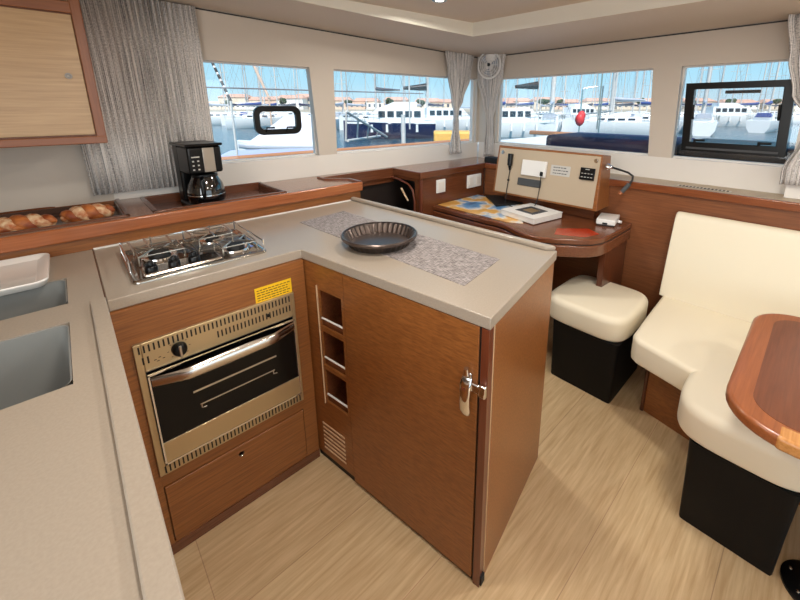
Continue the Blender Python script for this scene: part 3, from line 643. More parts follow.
for s, up_ in ((.055, 0), (-.21, 0)):
    mb = MB(); mb.tube([B(s, -.008, 1.222), B(s-.045, -.020, 1.224)], .006, 8); mb.tube([B(s, -.006, 1.205), B(s, -.014, 1.228)], .006, 8); mb.build('latch_handle', M['bmatte'], hB, smooth=True)
for s in (.080, -.262):
    mb = MB(); mb.tube([B(s, -.004, 1.335), B(s, -.020, 1.345), B(s+.004, -.022, 1.405)], .006, 8); mb.build('latch_handle', M['bmatte'], hB, smooth=True)
mb = MB(); mb.tube([B(-.03, .05, 1.468), B(-.17, .05, 1.468)], .008, 8); mb.build('stay_bar', M['dgrey'], hB, smooth=True)

# ================================================================== FAN, LIGHT, RADIO
fc = B(1.415, -.085, 1.700)
fdir = (CAM-fc); fdir.z = -.12; fdir.normalize(); fdir = (fdir+Vector((-.25,0,0))).normalized(); fx = Vector((0,0,1)).cross(fdir).normalized(); fy = fdir.cross(fx)*1.15
fan = thing('wall_fan', 'small white round caged fan mounted high in the window corner', 'fan', fc)
mb = MB(); 
for r in (.022, .036, .050, .064, .078):
    z = .022*(1-(r/.085)**2)+.012; mb.tube([fc+(fx*cos(2*PI*k/32)+fy*sin(2*PI*k/32))*r+fdir*z for k in range(32)], .0022, 6, closed=True)
mb.tube([fc+(fx*cos(2*PI*k/32)+fy*sin(2*PI*k/32))*.084 for k in range(32)], .006, 8, closed=True)
for k in range(10):
    a_ = 2*PI*k/10; d_ = fx*cos(a_)+fy*sin(a_); mb.tube([fc+d_*.015+fdir*.034, fc+d_*.05+fdir*.027, fc+d_*.084], .0018, 6)
mb.build('cage', M['white'], fan, smooth=True)
mb = MB(); mb.lathe([(.001,.004), (.011,.004), (.011,.0), (.001,0)], fc+fdir*.034, 20, fx, fy, fdir); mb.build('hub', M['bmatte'], fan, smooth=True)
for k in range(3):
    mb = MB(); a_ = 2*PI*k/3+.3
    pts = [(.015, -.3), (.07, -.45), (.072, .35), (.015, .3)]
    v = [fc+(fx*cos(a_+t)+fy*sin(a_+t))*r+fdir*(.004+.008*(1 if t > 0 else -1)+d) for d in (0, .002) for r, t in pts]
    mb.add(v, [(0,1,2,3), (4,7,6,5), (0,4,5,1), (1,5,6,2), (2,6,7,3), (3,7,4,0)]); mb.build('blade', M['bg'], fan)
mb = MB(); mb.lathe([(.03,-.035), (.034,-.01), (.026,.0)], fc, 20, fx, fy, fdir); mb.build('motor_housing', M['white'], fan, smooth=True)
top_ = Vector((fc.x+.02, fc.y, sz((fc.x, 0))-.004))
mb = MB(); mb.tube([fc-fdir*.02, fc-fdir*.03+Vector((0,0,.05)), top_], [.014, .018, .026], 10); mb.build('bracket', M['white'], fan, smooth=True)
mb = MB(); mb.tube([top_+Vector((0,0,-.045)), top_+Vector((0,0,.0))], .045, 20); mb.build('mount', M['white'], fan, smooth=True)

mb = MB(); mb.box(1.715, 1.79, .42, .535, .99, 1.032); 
tag(mb.build('radio_unit', M['bmatte'], bevel=.006), 'small black box on the shelf corner left of the console', 'radio')

def downlight(x, y, lab, power):
    t = thing('ceiling_light', lab, 'light', (x, y, 1.868))
    mb = MB(); mb.lathe([(.020,-.004), (.026,-.006), (.036,-.004), (.038,0)], (x, y, 1.868), 28, cap=False); mb.build('bezel', M['chrome'], t, smooth=True)
    mb = MB(); mb.lathe([(.001,-.0035), (.022,-.0035), (.022,-.001)], (x, y, 1.868), 24); mb.build('lens', MLAMP, t)
    ld = bpy.data.lights.new('lamp', 'AREA'); ld.shape = 'DISK'; ld.size = .16; ld.energy = power; ld.color = (1, .95, .87); ld.spread = rad(170)
    lo = bpy.data.objects.new('lamp', ld); C.objects.link(lo); lo.parent = t; lo.location = (0, 0, -.010)
MLAMP = mat('lamp_lens', (255,246,226), .3, emit=3)
K = LAMPW = 7.0
downlight(.80, .105, 'round recessed ceiling light above the peninsula', K)
for x, y, d in ((-.2, -.5, 'the hob side'), (.8, -1.1, 'the dining seats'), (-.3, -1.7, 'the sink worktop'), (.7, -2.2, 'the cabin rear')):
    downlight(x, y, 'round recessed ceiling light above '+d, K)

# ================================================================== COFFEE MAKER
cmx, cmy = -.122, .69; cz = .958
cm = thing('coffee_maker', 'black filter coffee maker with steel front strip and glass carafe', 'coffee maker', (cmx, cmy, cz))
def C3(mb, x0, x1, y0, y1, z0, z1): return mb.fbox((cmx, cmy, cz), (.995, .10, 0), (-.10, .995, 0), x0, x1, y0, y1, z0, z1)
mb = MB(); C3(mb, -.068, .068, -.080, .115, 0, .022); mb.build('base', M['bplastic'], cm, bevel=.008)
mb = MB(); C3(mb, -.068, .068, .045, .115, .02, .285); mb.build('water_tank', M['bplastic'], cm, bevel=.010)
mb = MB(); C3(mb, -.068, .068, -.075, .06, .155, .272); mb.build('brew_head', M['bplastic'], cm, bevel=.010)
mb = MB(); C3(mb, -.075, .073, -.085, .118, .272, .284); mb.build('lid', M['bplastic'], cm, bevel=.005)
mb = MB(); C3(mb, -.010, .036, -.0785, -.073, .160, .266); mb.build('front_strip', M['steel'], cm, bevel=.002)['label'] = 'brushed steel front strip'
mb = MB(); C3(mb, -.055, -.024, -.0765, -.074, .226, .231)
for zz in (.208, .190, .172): C3(mb, -.054, -.047, -.0770, -.074, zz, zz+.006); C3(mb, -.034, -.027, -.0770, -.074, zz, zz+.006)
mb.build('buttons', M['lightgrey'], cm)
mb = MB(); cc = (cmx+.006, cmy-.020, cz+.022)
mb.lathe([(.056,0), (.072,.006), (.076,.035), (.068,.080), (.054,.108), (.050,.116)], cc, 36); ca = mb.build('carafe', M['carafe'], cm, smooth=True)
mb = MB(); mb.lathe([(.049,.110), (.052,.114), (.050,.124), (.02,.130), (.001,.131)], cc, 32); mb.build('carafe_lid', M['bplastic'], ca, smooth=True)
mb = MB(); mb.tube([(cc[0]-.02, cc[1]-.045, cc[2]+.115), (cc[0]-.035, cc[1]-.10, cc[2]+.105), (cc[0]-.036, cc[1]-.105, cc[2]+.06), (cc[0]-.028, cc[1]-.072, cc[2]+.03)], [.008, .009, .008, .006], 10); mb.build('carafe_handle', M['bplastic'], ca, smooth=True)
mb = MB(); mb.lathe([(.0762,.032), (.0770,.035), (.0762,.038)], cc, 36, cap=False); mb.build('carafe_band', M['chrome'], ca, smooth=True)

# ================================================================== BREAD
def loaf(x0, x1, yc, lab, dy):
    t = thing('braided_bread', lab, 'bread', ((x0+x1)/2, yc, .957)); n = 5; L = x1-x0
    for st in range(2):
        mb = MB(); pts = []; rr = []
        for i in range(41):
            u = i/40; env = .35+.65*sin(PI*u)**.6; ph = u*PI*n+st*PI
            pts.append((x0+L*u, yc+dy*(u-.5)+.022*cos(ph)*env, .957+.030+.012*sin(ph)*env)); rr.append((.020+.006*abs(sin(ph)))*env)
        mb.tube(pts, rr, 12); mb.build('dough_strand', M['bread'] if st == 0 else M['breadl'], t, smooth=True)
    mb = MB(); mb.ball(((x0+x1)/2, yc, .957+.025), L*.48, .040, .024); mb.build('loaf_core', M['bread'], t, smooth=True)
loaf(-.80, -.615, .70, 'braided golden bread loaf on the shelf nearest the left edge', -.02)
loaf(-.60, -.445, .73, 'braided golden bread loaf on the shelf, nearer the curtain', 0)

# ================================================================== CHART DESK
dk = thing('chart_desk', 'dark glossy wooden chart desk with rounded front corner below the console', 'desk', (1.4, 0, 0))
front = [(1.158,.517), (1.158,.06), (1.168,.0), (1.155,-.07), (1.115,-.16), (1.09,-.24), (1.10,-.30), (1.145,-.375), (1.20,-.45), (1.262,-.512), (1.32,-.538), (1.40,-.545), (1.704,-.545), (1.704,.517)]
mb = MB(); mb.prism(front, .727, .757); mb.build('desk_top', M['dwy'], dk, bevel=.006)
mb = MB(); mb.prism([(x+.006 if x < 1.5 else x, y+(.004 if y < -.3 else 0)) for x, y in front], .722, .727); mb.build('shadow_groove', M['bmatte'], dk)
mb = MB(); mb.prism(front, .66, .722); mb.build('drawer_front', M['dwy'], dk, bevel=.006)
mb = MB(); mb.box(1.40, 1.70, -.53, -.50, 0, .66); mb.build('leg_panel', M['dwz'], dk)
mb = MB(); mb.box(1.10, 1.70, .49, .515, 0, .66); mb.build('side_panel', M['dwz'], dk)
mb = MB(); mb.box(1.150, 1.30, -.06, .49, 0, .66); mb.build('locker', M['dwz'], dk)
mb = MB(); mb.prism([(1.20,-.34), (1.30,-.30), (1.42,-.42), (1.37,-.50), (1.27,-.47)], .757, .7576); mb.build('inlay', M['red'], dk)['label'] = 'red-orange polished wood patch'

# console
cs = thing('instrument_console', 'beige instrument console in a wooden case leaning over the chart desk', 'console', (1.6, -.05, .82))
def K3(y, z, d=0):      # point on leaning front face; y along, z height fraction in metres from bottom, d outward
    t = z/.315; x = 1.53+.05*t; return Vector((x-.988*d, y, .828+z+.155*d))
def kbox(mb, y0, y1, z0, z1, d0, d1):
    v = [K3(y, z, d) for d in (d0, d1) for y, z in ((y0, z0), (y1, z0), (y1, z1), (y0, z1))]
    return mb.add(v, [(0,3,2,1), (4,5,6,7), (0,1,5,4), (1,2,6,5), (2,3,7,6), (3,0,4,7)])
mb = MB(); v = [(1.53,.308,.828), (1.53,-.408,.828), (1.58,-.390,1.138), (1.58,.304,1.144), (1.70,.308,.828), (1.70,-.408,.828), (1.70,-.390,1.125), (1.70,.304,1.130)]
mb.add(v, [(0,1,2,3), (4,7,6,5), (0,4,5,1), (1,5,6,2), (2,6,7,3), (3,7,4,0)]); mb.build('case', M['wy'], cs, bevel=.004)
mb = MB(); kbox(mb, .290, -.385, .012, .300, 0, .003); fp = mb.build('front_panel', M['beige'], cs, bevel=.001)
mb = MB(); mb.box(1.62, 1.70, -.36, .27, .757, .83); mb.build('support', M['dwy'], cs)
def kz(z): return z-.828
mb = MB(); kbox(mb, .095, -.075, kz(.972), kz(1.068), .003, .020); mb.build('breaker_cover', M['white'], cs, bevel=.003)
mb = MB(); kbox(mb, -.10, -.222, kz(.995), kz(1.055), .003, .005); lb = mb.build('instruction_label', M['lightgrey'], cs)
mb = MB()
for r in range(3):
    y = -.115
    while y > -.20:
        w = random.uniform(.006, .018); kbox(mb, y, y-w, kz(1.040-.017*r), kz(1.045-.017*r), .005, .0055); y -= w+.004
mb.build('label_print', M['gink'], lb)
mb = MB(); kbox(mb, .118, -.050, kz(.905), kz(.952), .003, .010); mb.build('grille', M['dgrey'], cs, bevel=.004)
mb = MB(); kbox(mb, -.285, -.368, kz(.992), kz(1.060), .003, .014); sc_ = mb.build('meter_display', M['bplastic'], cs, bevel=.003)
mb = MB(); kbox(mb, -.315, -.338, kz(1.049), kz(1.053), .014, .0145)
for r in (0, 1):
    for c in range(4): kbox(mb, -.294-.018*c, -.305-.018*c, kz(1.026-.02*r), kz(1.030-.02*r), .014, .0145)
mb.build('display_print', M['lightgrey'], sc_)
for y, z in ((.262, 1.100), (-.362, 1.103)):
    p = K3(y, kz(z), .003); mb = MB(); mb.lathe([(.001,.006), (.008,.006), (.009,.002), (.0125,.002), (.013,0)], p, 20, (0,1,0), (.155,0,.988), (-.988,0,.155)); mb.build('push_lock', M['chrome'], cs, smooth=True)
mb = MB(); mb.tube([K3(.190, kz(1.095), .018), K3(.186, kz(1.02), .020)], [.018, .016], 12); mb.tube([K3(.186, kz(1.02), .016), K3(.184, kz(.99), .014)], [.012, .006], 10)
hs = tag(mb.build('radio_handset', M['bplastic'], smooth=True), 'black radio handset hanging on the console front at its left', 'handset')
mb = MB(); mb.tube([K3(.184, kz(.99), .014), K3(.186, kz(.90), .012), K3(.188, kz(.845), .012), (1.49, .17, .775), (1.50, .12, .762)], .0028, 6); mb.build('cord', M['bmatte'], hs, smooth=True)
mb = MB(); mb.ball(tuple(K3(.186, kz(.925), .012)), .008, .008, .008); mb.build('cord_bead', M['bmatte'], hs, smooth=True)
mb = MB(); kbox(mb, -.045, -.062, kz(.980), kz(1.006), .020, .032)
ch = tag(mb.build('charger_plug', M['bplastic'], bevel=.003), 'small black plug in the white cover on the console, its cable hanging down', 'plug')
mb = MB(); mb.tube([K3(-.053, kz(.982), .026), K3(-.052, kz(.90), .020), K3(-.048, kz(.835), .016), (1.50, -.03, .765)], .0025, 6); mb.build('cable', M['bmatte'], ch, smooth=True)
# gooseneck reading lamp
rl = thing('reading_lamp', 'black gooseneck reading lamp on the right side of the console', 'lamp', (1.62, -.40, 1.07))
mb = MB(); mb.lathe([(.018,0), (.018,.012), (.010,.02), (.009,.035)], (1.62, -.402, 1.07), 20, (1,0,0), (0,0,1), (0,-1,0)); mb.build('base', M['chrome'], rl, smooth=True)
G = [(1.62,-.43,1.07), (1.61,-.48,1.062), (1.60,-.525,1.054), (1.59,-.553,1.04), (1.58,-.556,1.02), (1.57,-.548,1.00)]
mb = MB(); mb.tube(G, .0055, 10); mb.build('gooseneck', M['bmatte'], rl, smooth=True)
mb = MB(); mb.tube([(1.57,-.548,1.00), (1.55,-.52,.955)], .011, 14); mb.build('lamp_head', M['dgrey'], rl, smooth=True)
mb = MB(); mb.tube([(1.55,-.52,.955), (1.545,-.512,.943)], [.0112,.010], 14); mb.build('lamp_tip', M['nose'], rl, smooth=True)

# things on the desk
mb = MB(); mb.prism([(1.20,.51), (1.62,.51), (1.62,.07), (1.46,.05), (1.24,-.13), (1.20,-.05)], .7575, .7590)
tag(mb.build('sea_chart', M['chart']), 'blue and orange printed chart spread on the left of the desk', 'chart')
mb = MB(); mb.prism([(1.43,.20), (1.62,.44), (1.69,.36), (1.66,.10)], .7595, .770)
tag(mb.build('black_folder', M['bmatte'], bevel=.002), 'flat black folder beneath the console on the chart', 'folder')
bo = [(1.30,.065), (1.255,-.185), (1.50,-.225), (1.555,.02)]
bk = thing('manual_binder', 'thick white manual with a dark cover picture lying on the chart', 'book', (1.4, -.08, .76))
mb = MB(); mb.prism(bo, .7602, .792); mb.build('pages', M['paper'], bk, bevel=.003)
mb = MB(); mb.prism(inset(bo, -.004), .792, .7955); cv = mb.build('cover', M['white'], bk, bevel=.001)
c_ = Vector((1.40,-.08)); mb = MB(); mb.prism([tuple(c_+(Vector(p)-c_)*.55) for p in bo], .7955, .7960); cp = mb.build('cover_picture', M['gink'], cv)
c_ = Vector((1.40,-.08)); mb = MB(); mb.prism([tuple(c_+(Vector(p)-c_)*.30) for p in bo], .7960, .7963); mb.build('cover_title', M['brass'], cv)
rt_ = thing('router_box', 'small white plastic box with a plug on the right end of the desk', 'device', (1.60, -.45, .757))
q = [(1.510,-.420), (1.540,-.512), (1.690,-.480), (1.655,-.385)]
mb = MB(); mb.prism(q, .764, .796); mb.build('housing', M['white'], rt_, bevel=.006, seg=3)
mb = MB(); mb.prism(inset(q, .006), .7572, .765); mb.build('foot', M['bmatte'], rt_)
mb = MB(); mb.fbox((1.524,-.463,.768), (.31,-.95,0), (-.95,-.31,0), -.012, .012, 0, .004, 0, .010); mb.build('port', M['bmatte'], rt_)
mb = MB(); mb.tube([(1.61,-.50,.775), (1.61,-.520,.775)], .008, 10); mb.build('connector', M['white'], rt_, smooth=True)

# ================================================================== SEATING
def ottoman(cx, cy, hx, hy, lab, ix, iy, tap=.012, rot=0, e=4.6, by=0):
    t = thing('ottoman', lab, 'ottoman', (cx, cy, 0))
    mb = MB(); cushion(mb, superell(cx, cy, hx, hy, e, rot, 96), .325, .448, .035, .012, rb=.018); mb.build('seat_cushion', M['cream'], t, smooth=True)
    mb = MB(); rg = []
    for z, k in ((0, 0), (.006, -.002), (.15, -tap*.45), (.326, -tap)):
        rg.append([(x, y, z) for x, y in inset(superell(cx, cy+by, hx-ix, hy-iy, 16, rot, 160), tap+k)])
    mb.loft(rg); mb.build('base', M['black'], t, smooth=True)
    return t
ottoman(1.337, -.542, .213, .205, 'cream topped ottoman with black base tucked below the chart desk', .006, .038, by=-.025)
ottoman(1.005, -1.213, .235, .188, 'cream topped ottoman with black base partly under the dining table', .006, .050, .014, e=4.0, by=-.0095)
sf = thing('sofa', 'cream leather bench sofa against the forward wooden lining', 'sofa', (1.4, -1.5, 0))
mb = MB(); sp = [(1.655,-.775), (1.13,-.795), (1.085,-.815), (1.062,-.835), (.99,-1.05), (.95,-1.4), (.95,-2.3), (1.655,-2.3)]
sp = [(1.655,-.772)]+arc(1.655-.48, -.792-.04, .04, 90, 90, 1)[:0]+[(1.30,-.785), (1.10,-.795)]+[(1.068,-.806), (1.045,-.832)]+[(.995,-1.02), (.955,-1.30), (.95,-1.6), (.95,-2.0), (.95,-2.3), (1.30,-2.3), (1.655,-2.3), (1.655,-1.6), (1.655,-1.1)]
cushion(mb, sp, .335, .448, .022, .0, rb=.015); mb.build('seat_cushion', M['cream'], sf, smooth=True)
mb = MB()
prof = [(1.555, .445), (1.60, .70), (1.632, .845), (1.645, .868), (1.665, .876), (1.690, .872), (1.700, .850), (1.700, .445)]
rg = []
for y, k in ((-.762, .018), (-.766, .006), (-.778, 0), (-1.2, 0), (-1.7, 0), (-2.3, 0)):
    c0 = (1.64, .66); rg.append([(c0[0]+(x-c0[0])*(1-k*1.6), y, c0[1]+(z-c0[1])*(1-k)) for x, z in prof])
mb.loft(rg); mb.build('backrest', M['cream'], sf, bevel=.008, seg=3)
mb = MB(); mb.prism([(1.695,-.83), (1.225,-.84), (1.16,-1.15), (1.12,-2.3), (1.695,-2.3)], 0, .337); mb.build('base', M['wy'], sf)
mb = MB(); mb.tube([(1.222,-.842,0), (1.222,-.842,.336)], .008, 10); mb.build('corner_trim', M['dwz'], sf, smooth=True)

tb = thing('dining_table', 'wooden dining table with lighter rounded edge band at the right', 'table', (.83, -1.6, 0))
tx0, tx1, ty0, ty1 = .462, 1.17, -2.3, -1.163
oot = rrect(tx0, tx1, ty0, ty1, .13, 10)
mb = MB(); mb.prism(oot, .668, .70); mb.build('edge_band', M['rim'], tb, bevel=.010, seg=4)
mb = MB(); mb.prism(inset(oot, .052), .700, .7008); mb.build('table_top', M['table'], tb)
mb = MB(); mb.box(tx0-.0008, tx0+.052, -1.95, -1.268, .667, .7007); mb.build('edge_insert', M['rimlight'], tb, bevel=.009, seg=4)
mb = MB(); mb.lathe([(.085,.0), (.085,.008), (.075,.014), (.035,.018)], (.835,-1.447,0), 40); bp_ = mb.build('floor_plate', M['bplastic'], tb, smooth=True)
mb = MB()
for k in range(6): a_ = 2*PI*k/6+.3; mb.lathe([(.005,.0), (.005,.003), (.001,.004)], (.835+.067*cos(a_), -1.447+.067*sin(a_), .0135), 10)
mb.build('screws', M['chrome'], bp_)
mb = MB(); mb.tube([(.835,-1.452,.01), (.835,-1.452,.668)], .030, 24); mb.build('pedestal', M['steel'], tb, smooth=True)

# ================================================================== OUTSIDE
WZ = -1.25
mb = MB(); mb.box(-400, 900, -500, 900, WZ-.5, WZ); tag(mb.build('sea_water', M['water']), kind='structure', label='harbour water between the moored boats')
# own boat's outside: side deck, teak rail, foredeck
mb = MB(); abox(mb, -2.4, 1.3, .055, .80, .92, 1.0); struct(mb.build('side_deck', M['wallw']), 'white side deck outside the left windows')
mb = MB(); mb.tube([A(-1.0, .62, 1.055), A(1.4, .62, 1.055)], .022, 10); tag(mb.build('toe_rail', M['teakrail'], smooth=True), 'orange-brown teak rail along the deck outside the left windows', 'rail')
mb = MB(); bbox(mb, -2.5, 2.2, .055, 2.6, .94, 1.03); struct(mb.build('foredeck', M['wallw']), 'white foredeck outside the front windows')
mb = MB(); bbox(mb, .9, 2.6, 2.3, 2.36, 1.02, 1.075); tag(mb.build('deck_coaming', M['teakrail'], bevel=.01), 'low teak coaming on the foredeck left of the sunpad', 'rail')
mb = MB(); bbox(mb, .18, 1.03, .12, .62, 1.03, 1.196); tag(mb.build('sun_pad', M['navyf'], bevel=.03, seg=4), 'navy blue deck cushion outside the front window above the console', 'cushion')
mb = MB(); bbox(mb, -.60, .172, .12, .62, 1.03, 1.196); tag(mb.build('sun_pad', M['blackf'], bevel=.03, seg=4), 'black deck cushion outside beneath the open right hatch', 'cushion')

def local(p, hd):
    c_, s_ = cos(hd), sin(hd); return lambda x, y, z: (p.x+x*c_-y*s_, p.y+x*s_+y*c_, z)
def hull_mesh(T, L, Bm, z0, sheer, n=14, transom=.75):
    mb = MB(); rg = []
    for i in range(n+1):
        t = i/n; w = Bm/2*(transom+(1-transom)*min(1, t*3))*(1-max(0, (t-.45)/.55)**2.2)+.02
        x = -L/2+L*t; zt = z0+sheer*(1+.18*t*t)
        bot = z0-.15
        rg.append([T(x-.25*0, -w*.55, bot), T(x, -w*.92, z0+sheer*.4), T(x, -w, zt), T(x, w, zt), T(x, w*.92, z0+sheer*.4), T(x, w*.55, bot)])
    return mb.loft(rg)
def rig(T, root, h, mx, dm, L, mm, cover=None, boomz=2.0, spr=2, wires=True, zd=0):
    mb = MB(); mb.tube([T(mx, 0, zd), T(mx, 0, zd+h)], dm/2, 8); ms = mb.build('mast', mm, root, smooth=True)
    mb = MB()
    for k in range(spr): z = zd+h*(k+1)/(spr+1); mb.tube([T(mx-.1, -.9, z+.08), T(mx, 0, z), T(mx-.1, .9, z+.08)], .025, 6)
    mb.build('spreaders', mm, ms, smooth=True)
    if wires:
        mb = MB(); r = .012
        for p in (T(L*.48, 0, zd+.3), T(-L*.48, 0, zd+.3), T(mx-.2, L*.13, zd), T(mx-.2, -L*.13, zd)): mb.tube([T(mx, 0, zd+h), p], r, 4)
        mb.build('rigging', M['wire'], root)
    ck = 1 if cover not in (M['blackf'], M['stripe']) else 2.2
    if cover is not None:
        mb = MB(); mb.tube([T(mx, 0, zd+boomz), T(mx-L*.33, 0, zd+boomz+.05)], .06, 8); bm_ = mb.build('boom', M['mast'], root, smooth=True)
        mb = MB(); mb.tube([T(mx-.05, 0, zd+boomz+.28), T(mx-L*.1, 0, zd+boomz+.2), T(mx-L*.32, 0, zd+boomz+.12)], [.2*ck, .17*ck, .08*ck], 8); mb.build('sail_cover', cover, bm_, smooth=True)
def sailboat(u, dist, hd, L, h, lab, hull=None, cover=None, dm=.16, group=None, small=False, boomz=1.6, mm=None, mxf=.08):
    p = out(u, dist); T = local(p, hd); root = thing('sailboat', lab, 'boat', (p.x, p.y, WZ), group); sh_ = 1.0+.03*L
    hull_mesh(T, L, L*.3, WZ, sh_).build('hull', hull or M['bw'], root, smooth='edge')
    zt = WZ+sh_*1.02
    mb = MB(); rg = []
    for t, w, hh in ((-.28, .10, .40), (-.26, .105, .48), (0, .10, .50), (.18, .07, .42), (.26, .04, .12)):
        x = L*t; ww = L*w; rg.append([T(x, -ww, zt), T(x, -ww*.85, zt+hh), T(x, ww*.85, zt+hh), T(x, ww, zt)])
    mb.loft(rg).build('cabin', M['bw'], root, smooth='edge')
    if True:
        mb = MB()
        for sd in (-1, 1):
            for k in range(4): x = L*(-.22+.10*k); mb.add([T(x, sd*L*.104, zt+.16), T(x+L*.07, sd*L*.104, zt+.16), T(x+L*.07, sd*L*.098, zt+.34), T(x, sd*L*.098, zt+.34)], [(0,1,2,3)])
        mb.build('cabin_windows', M['tint'], root)
    if not small:
        mb = MB()
        rg = [[T(-L*.30, -L*.08, zt+.3), T(-L*.30, -L*.06, zt+.78), T(-L*.30, L*.06, zt+.78), T(-L*.30, L*.08, zt+.3)], [T(-L*.20, -L*.08, zt+.45), T(-L*.22, -L*.055, zt+.76), T(-L*.22, L*.055, zt+.76), T(-L*.20, L*.08, zt+.45)]]
        mb.loft(rg).build('sprayhood', cover or M['bcanvas'], root, bevel=.05)
        mb = MB()
        for sd in (-1, 1):
            pts = []
            for k in range(9):
                t = k/8; w = L*.15*(.75+.25*min(1, t*3))*(1-max(0, (t-.45)/.55)**2.2)+.02; pts.append(T(-L/2+L*t, sd*w, zt+.6)); mb.tube([T(-L/2+L*t, sd*w, zt), pts[-1]], .018, 5)
            mb.tube(pts, .014, 5)
        mb.build('guard_rail', M['steel'], root)
    rig(T, root, h, L*mxf*(1 if small else 0), dm, L, mm or M['mast'], cover or M['bg'], boomz, 2, True, zt)
    return root
def yacht(u, dist, hd, L, lab, hull, sheer, fly=True, bow=0, extra=None):
    p = out(u, dist); T = local(p, hd); root = thing('motor_yacht', lab, 'boat', (p.x, p.y, WZ))
    hull_mesh(T, L, L*.28, WZ, sheer, transom=.9).build('hull', hull, root, smooth='edge')
    zt = WZ+sheer*1.02; w = L*.12
    mb = MB(); mb.loft([[T(x, -w*k, zt-.06), T(x, -w*k, zt+.10), T(x, w*k, zt+.10), T(x, w*k, zt-.06)] for x, k in ((-L*.5, 1.12), (0, 1.18), (L*.3, .85), (L*.47, .2))]); mb.build('gunwale', M['bw'], root)
    mb = MB(); mb.loft([[T(x, -w*k, zt), T(x, -w*k*.92, zt+h_), T(x, w*k*.92, zt+h_), T(x, w*k, zt)] for x, k, h_ in ((-L*.38, .9, 1.25), (-.0, .92, 1.25), (L*.13, .85, 1.2), (L*.24, .7, .35))]); cab = mb.build('superstructure', M['bw'], root, smooth='edge')
    mb = MB()
    for sd in (-1, 1):
        for k in range(5): x = -L*.34+L*.095*k; mb.add([T(x, sd*w*.925, zt+.5), T(x+L*.07, sd*w*.925, zt+.5), T(x+L*.07, sd*w*.872, zt+1.0), T(x, sd*w*.872, zt+1.0)], [(0,1,2,3)])
    mb.add([T(L*.145, -w*.7, zt+1.05), T(L*.145, w*.7, zt+1.05), T(L*.225, w*.6, zt+.5), T(L*.225, -w*.6, zt+.5)], [(0,1,2,3)])
    mb.build('windows', M['tint'], cab)
    if fly:
        mb = MB(); mb.loft([[T(x, -w*.8, zt+1.25), T(x, -w*.75, zt+h_), T(x, w*.75, zt+h_), T(x, w*.8, zt+1.25)] for x, h_ in ((-L*.3, 1.75), (-L*.05, 1.75), (L*.08, 1.3))]); mb.build('flybridge', M['bw'], root, smooth='edge')
    mb = MB()
    for k in range(4):
        x = -L*.3+L*.16*k; mb.tube([T(x, -w*1.22, zt-.1), T(x, -w*1.22, zt-.75)], [.10, .12], 8); mb.tube([T(x, w*1.22, zt-.1), T(x, w*1.22, zt-.75)], [.10, .12], 8)
    mb.build('fenders', M['white'], root, smooth=True)
    mb = MB()
    for sd in (-1, 1): 
        pts = [T(L*.02*k+L*.1, sd*w*(1.15-.05*k*.9), zt+.75) for k in range(0, 19, 3)]; mb.tube(pts, .02, 5)
        for q_ in pts: mb.tube([q_, (q_[0], q_[1], zt)], .016, 5)
    mb.build('bow_rail', M['steel'], root)
    return root
hA_ = math.atan2(DA.y, DA.x); hB_ = math.atan2(DB.y, DB.x)
vd = math.atan2(fw.y, fw.x); across = vd-PI/2        # heading to the right across the view
# hero boats
yacht(389, 34, across+PI+.06, 8, 'navy hulled motor yacht with white cabin seen through the long left window', M['navy'], 1.32)
yacht(452, 44, across+.2, 8, 'white motor yacht behind the curtain at the window corner', M['bw'], 1.3, fly=False)
yacht(519, 36, across+.15, 7.5, 'white motor yacht beyond the foredeck at the left of the front window', M['bw'], 1.3, fly=False)
yacht(735, 56, across-.1, 9, 'white motor yacht seen through the open right hatch', M['bw'], 1.5)
yacht(585, 58, across+.3, 8, 'white flybridge motor yacht far beyond the navy deck cushion', M['bw'], 1.4)
sailboat(343, 52, across+1.35, 9, 13, 'sailboat with grey cover at the left edge of the long window', None, M['bg'], .22)
sailboat(376, 46, across+PI*.98, 9, 14, 'sailboat with dark sail cover behind the navy motor yacht', None, M['gcanvas'], .26, boomz=3.2)
sailboat(427, 48, across+.06, 9, 14, 'sailboat with black bagged sail behind the stern of the navy yacht', None, M['blackf'], .20, boomz=3.5)
sailboat(552, 42, across+1.2, 9, 15, 'sailboat with a thick pale mast at the middle of the front window', None, M['bg'], .50)
sailboat(612, 38, across+PI*.93, 9, 14, 'sailboat with a thick pale mast near the right pillar of the front window', None, M['bg'], .50, boomz=1.9)
sailboat(537, 44, across-.05, 8, 13, 'sailboat with a black bagged sail high on a thin mast', None, M['stripe'], .20, boomz=3.5)
sailboat(505, 48, across+.4, 9, 13, 'sailboat with blue cover beside the fan curtain', None, M['bcanvas'], .22)
sailboat(704, 40, across+1.0, 9, 15, 'sailboat with grey cover left of the open hatch frame', None, M['bg'], .40)
sailboat(770, 44, across+.7, 9, 14, 'sailboat with blue cover at the right side of the open hatch', None, M['bcanvas'], .2)
sailboat(262, 52, across+.5, 9, 13, 'sailboat with blue cover left of the rounded hatch', None, M['bcanvas'], .2)
sailboat(640, 44, across+PI*.8, 9, 12, 'sailboat with blue canvas beside the wall pillar', None, M['bcanvas'], .18)
p = out(279, 13.5); hd_ = across+PI; T = local(p, hd_); cvb = thing('covered_boat', 'small white boat with a rounded white cover directly behind the rounded hatch', 'boat', (p.x, p.y, WZ))
hull_mesh(T, 3.2, 1.5, WZ, 1.30, transom=.9).build('hull', M['bw'], cvb, smooth='edge')
mb = MB(); rg = []
for t, w_, h_ in ((-1.65, .5, .55), (-1.45, .72, .95), (-.9, .74, 1.18), (-.2, .72, 1.10), (.5, .6, .62), (1.0, .4, .30), (1.3, .2, .12)):
    rg.append([T(t, w_*cos(PI*q_/10), .02+h_*sin(PI*q_/10)**.7) for q_ in range(11)])
mb.loft(rg).build('boat_tarp', M['tarpw'], cvb, smooth=True)
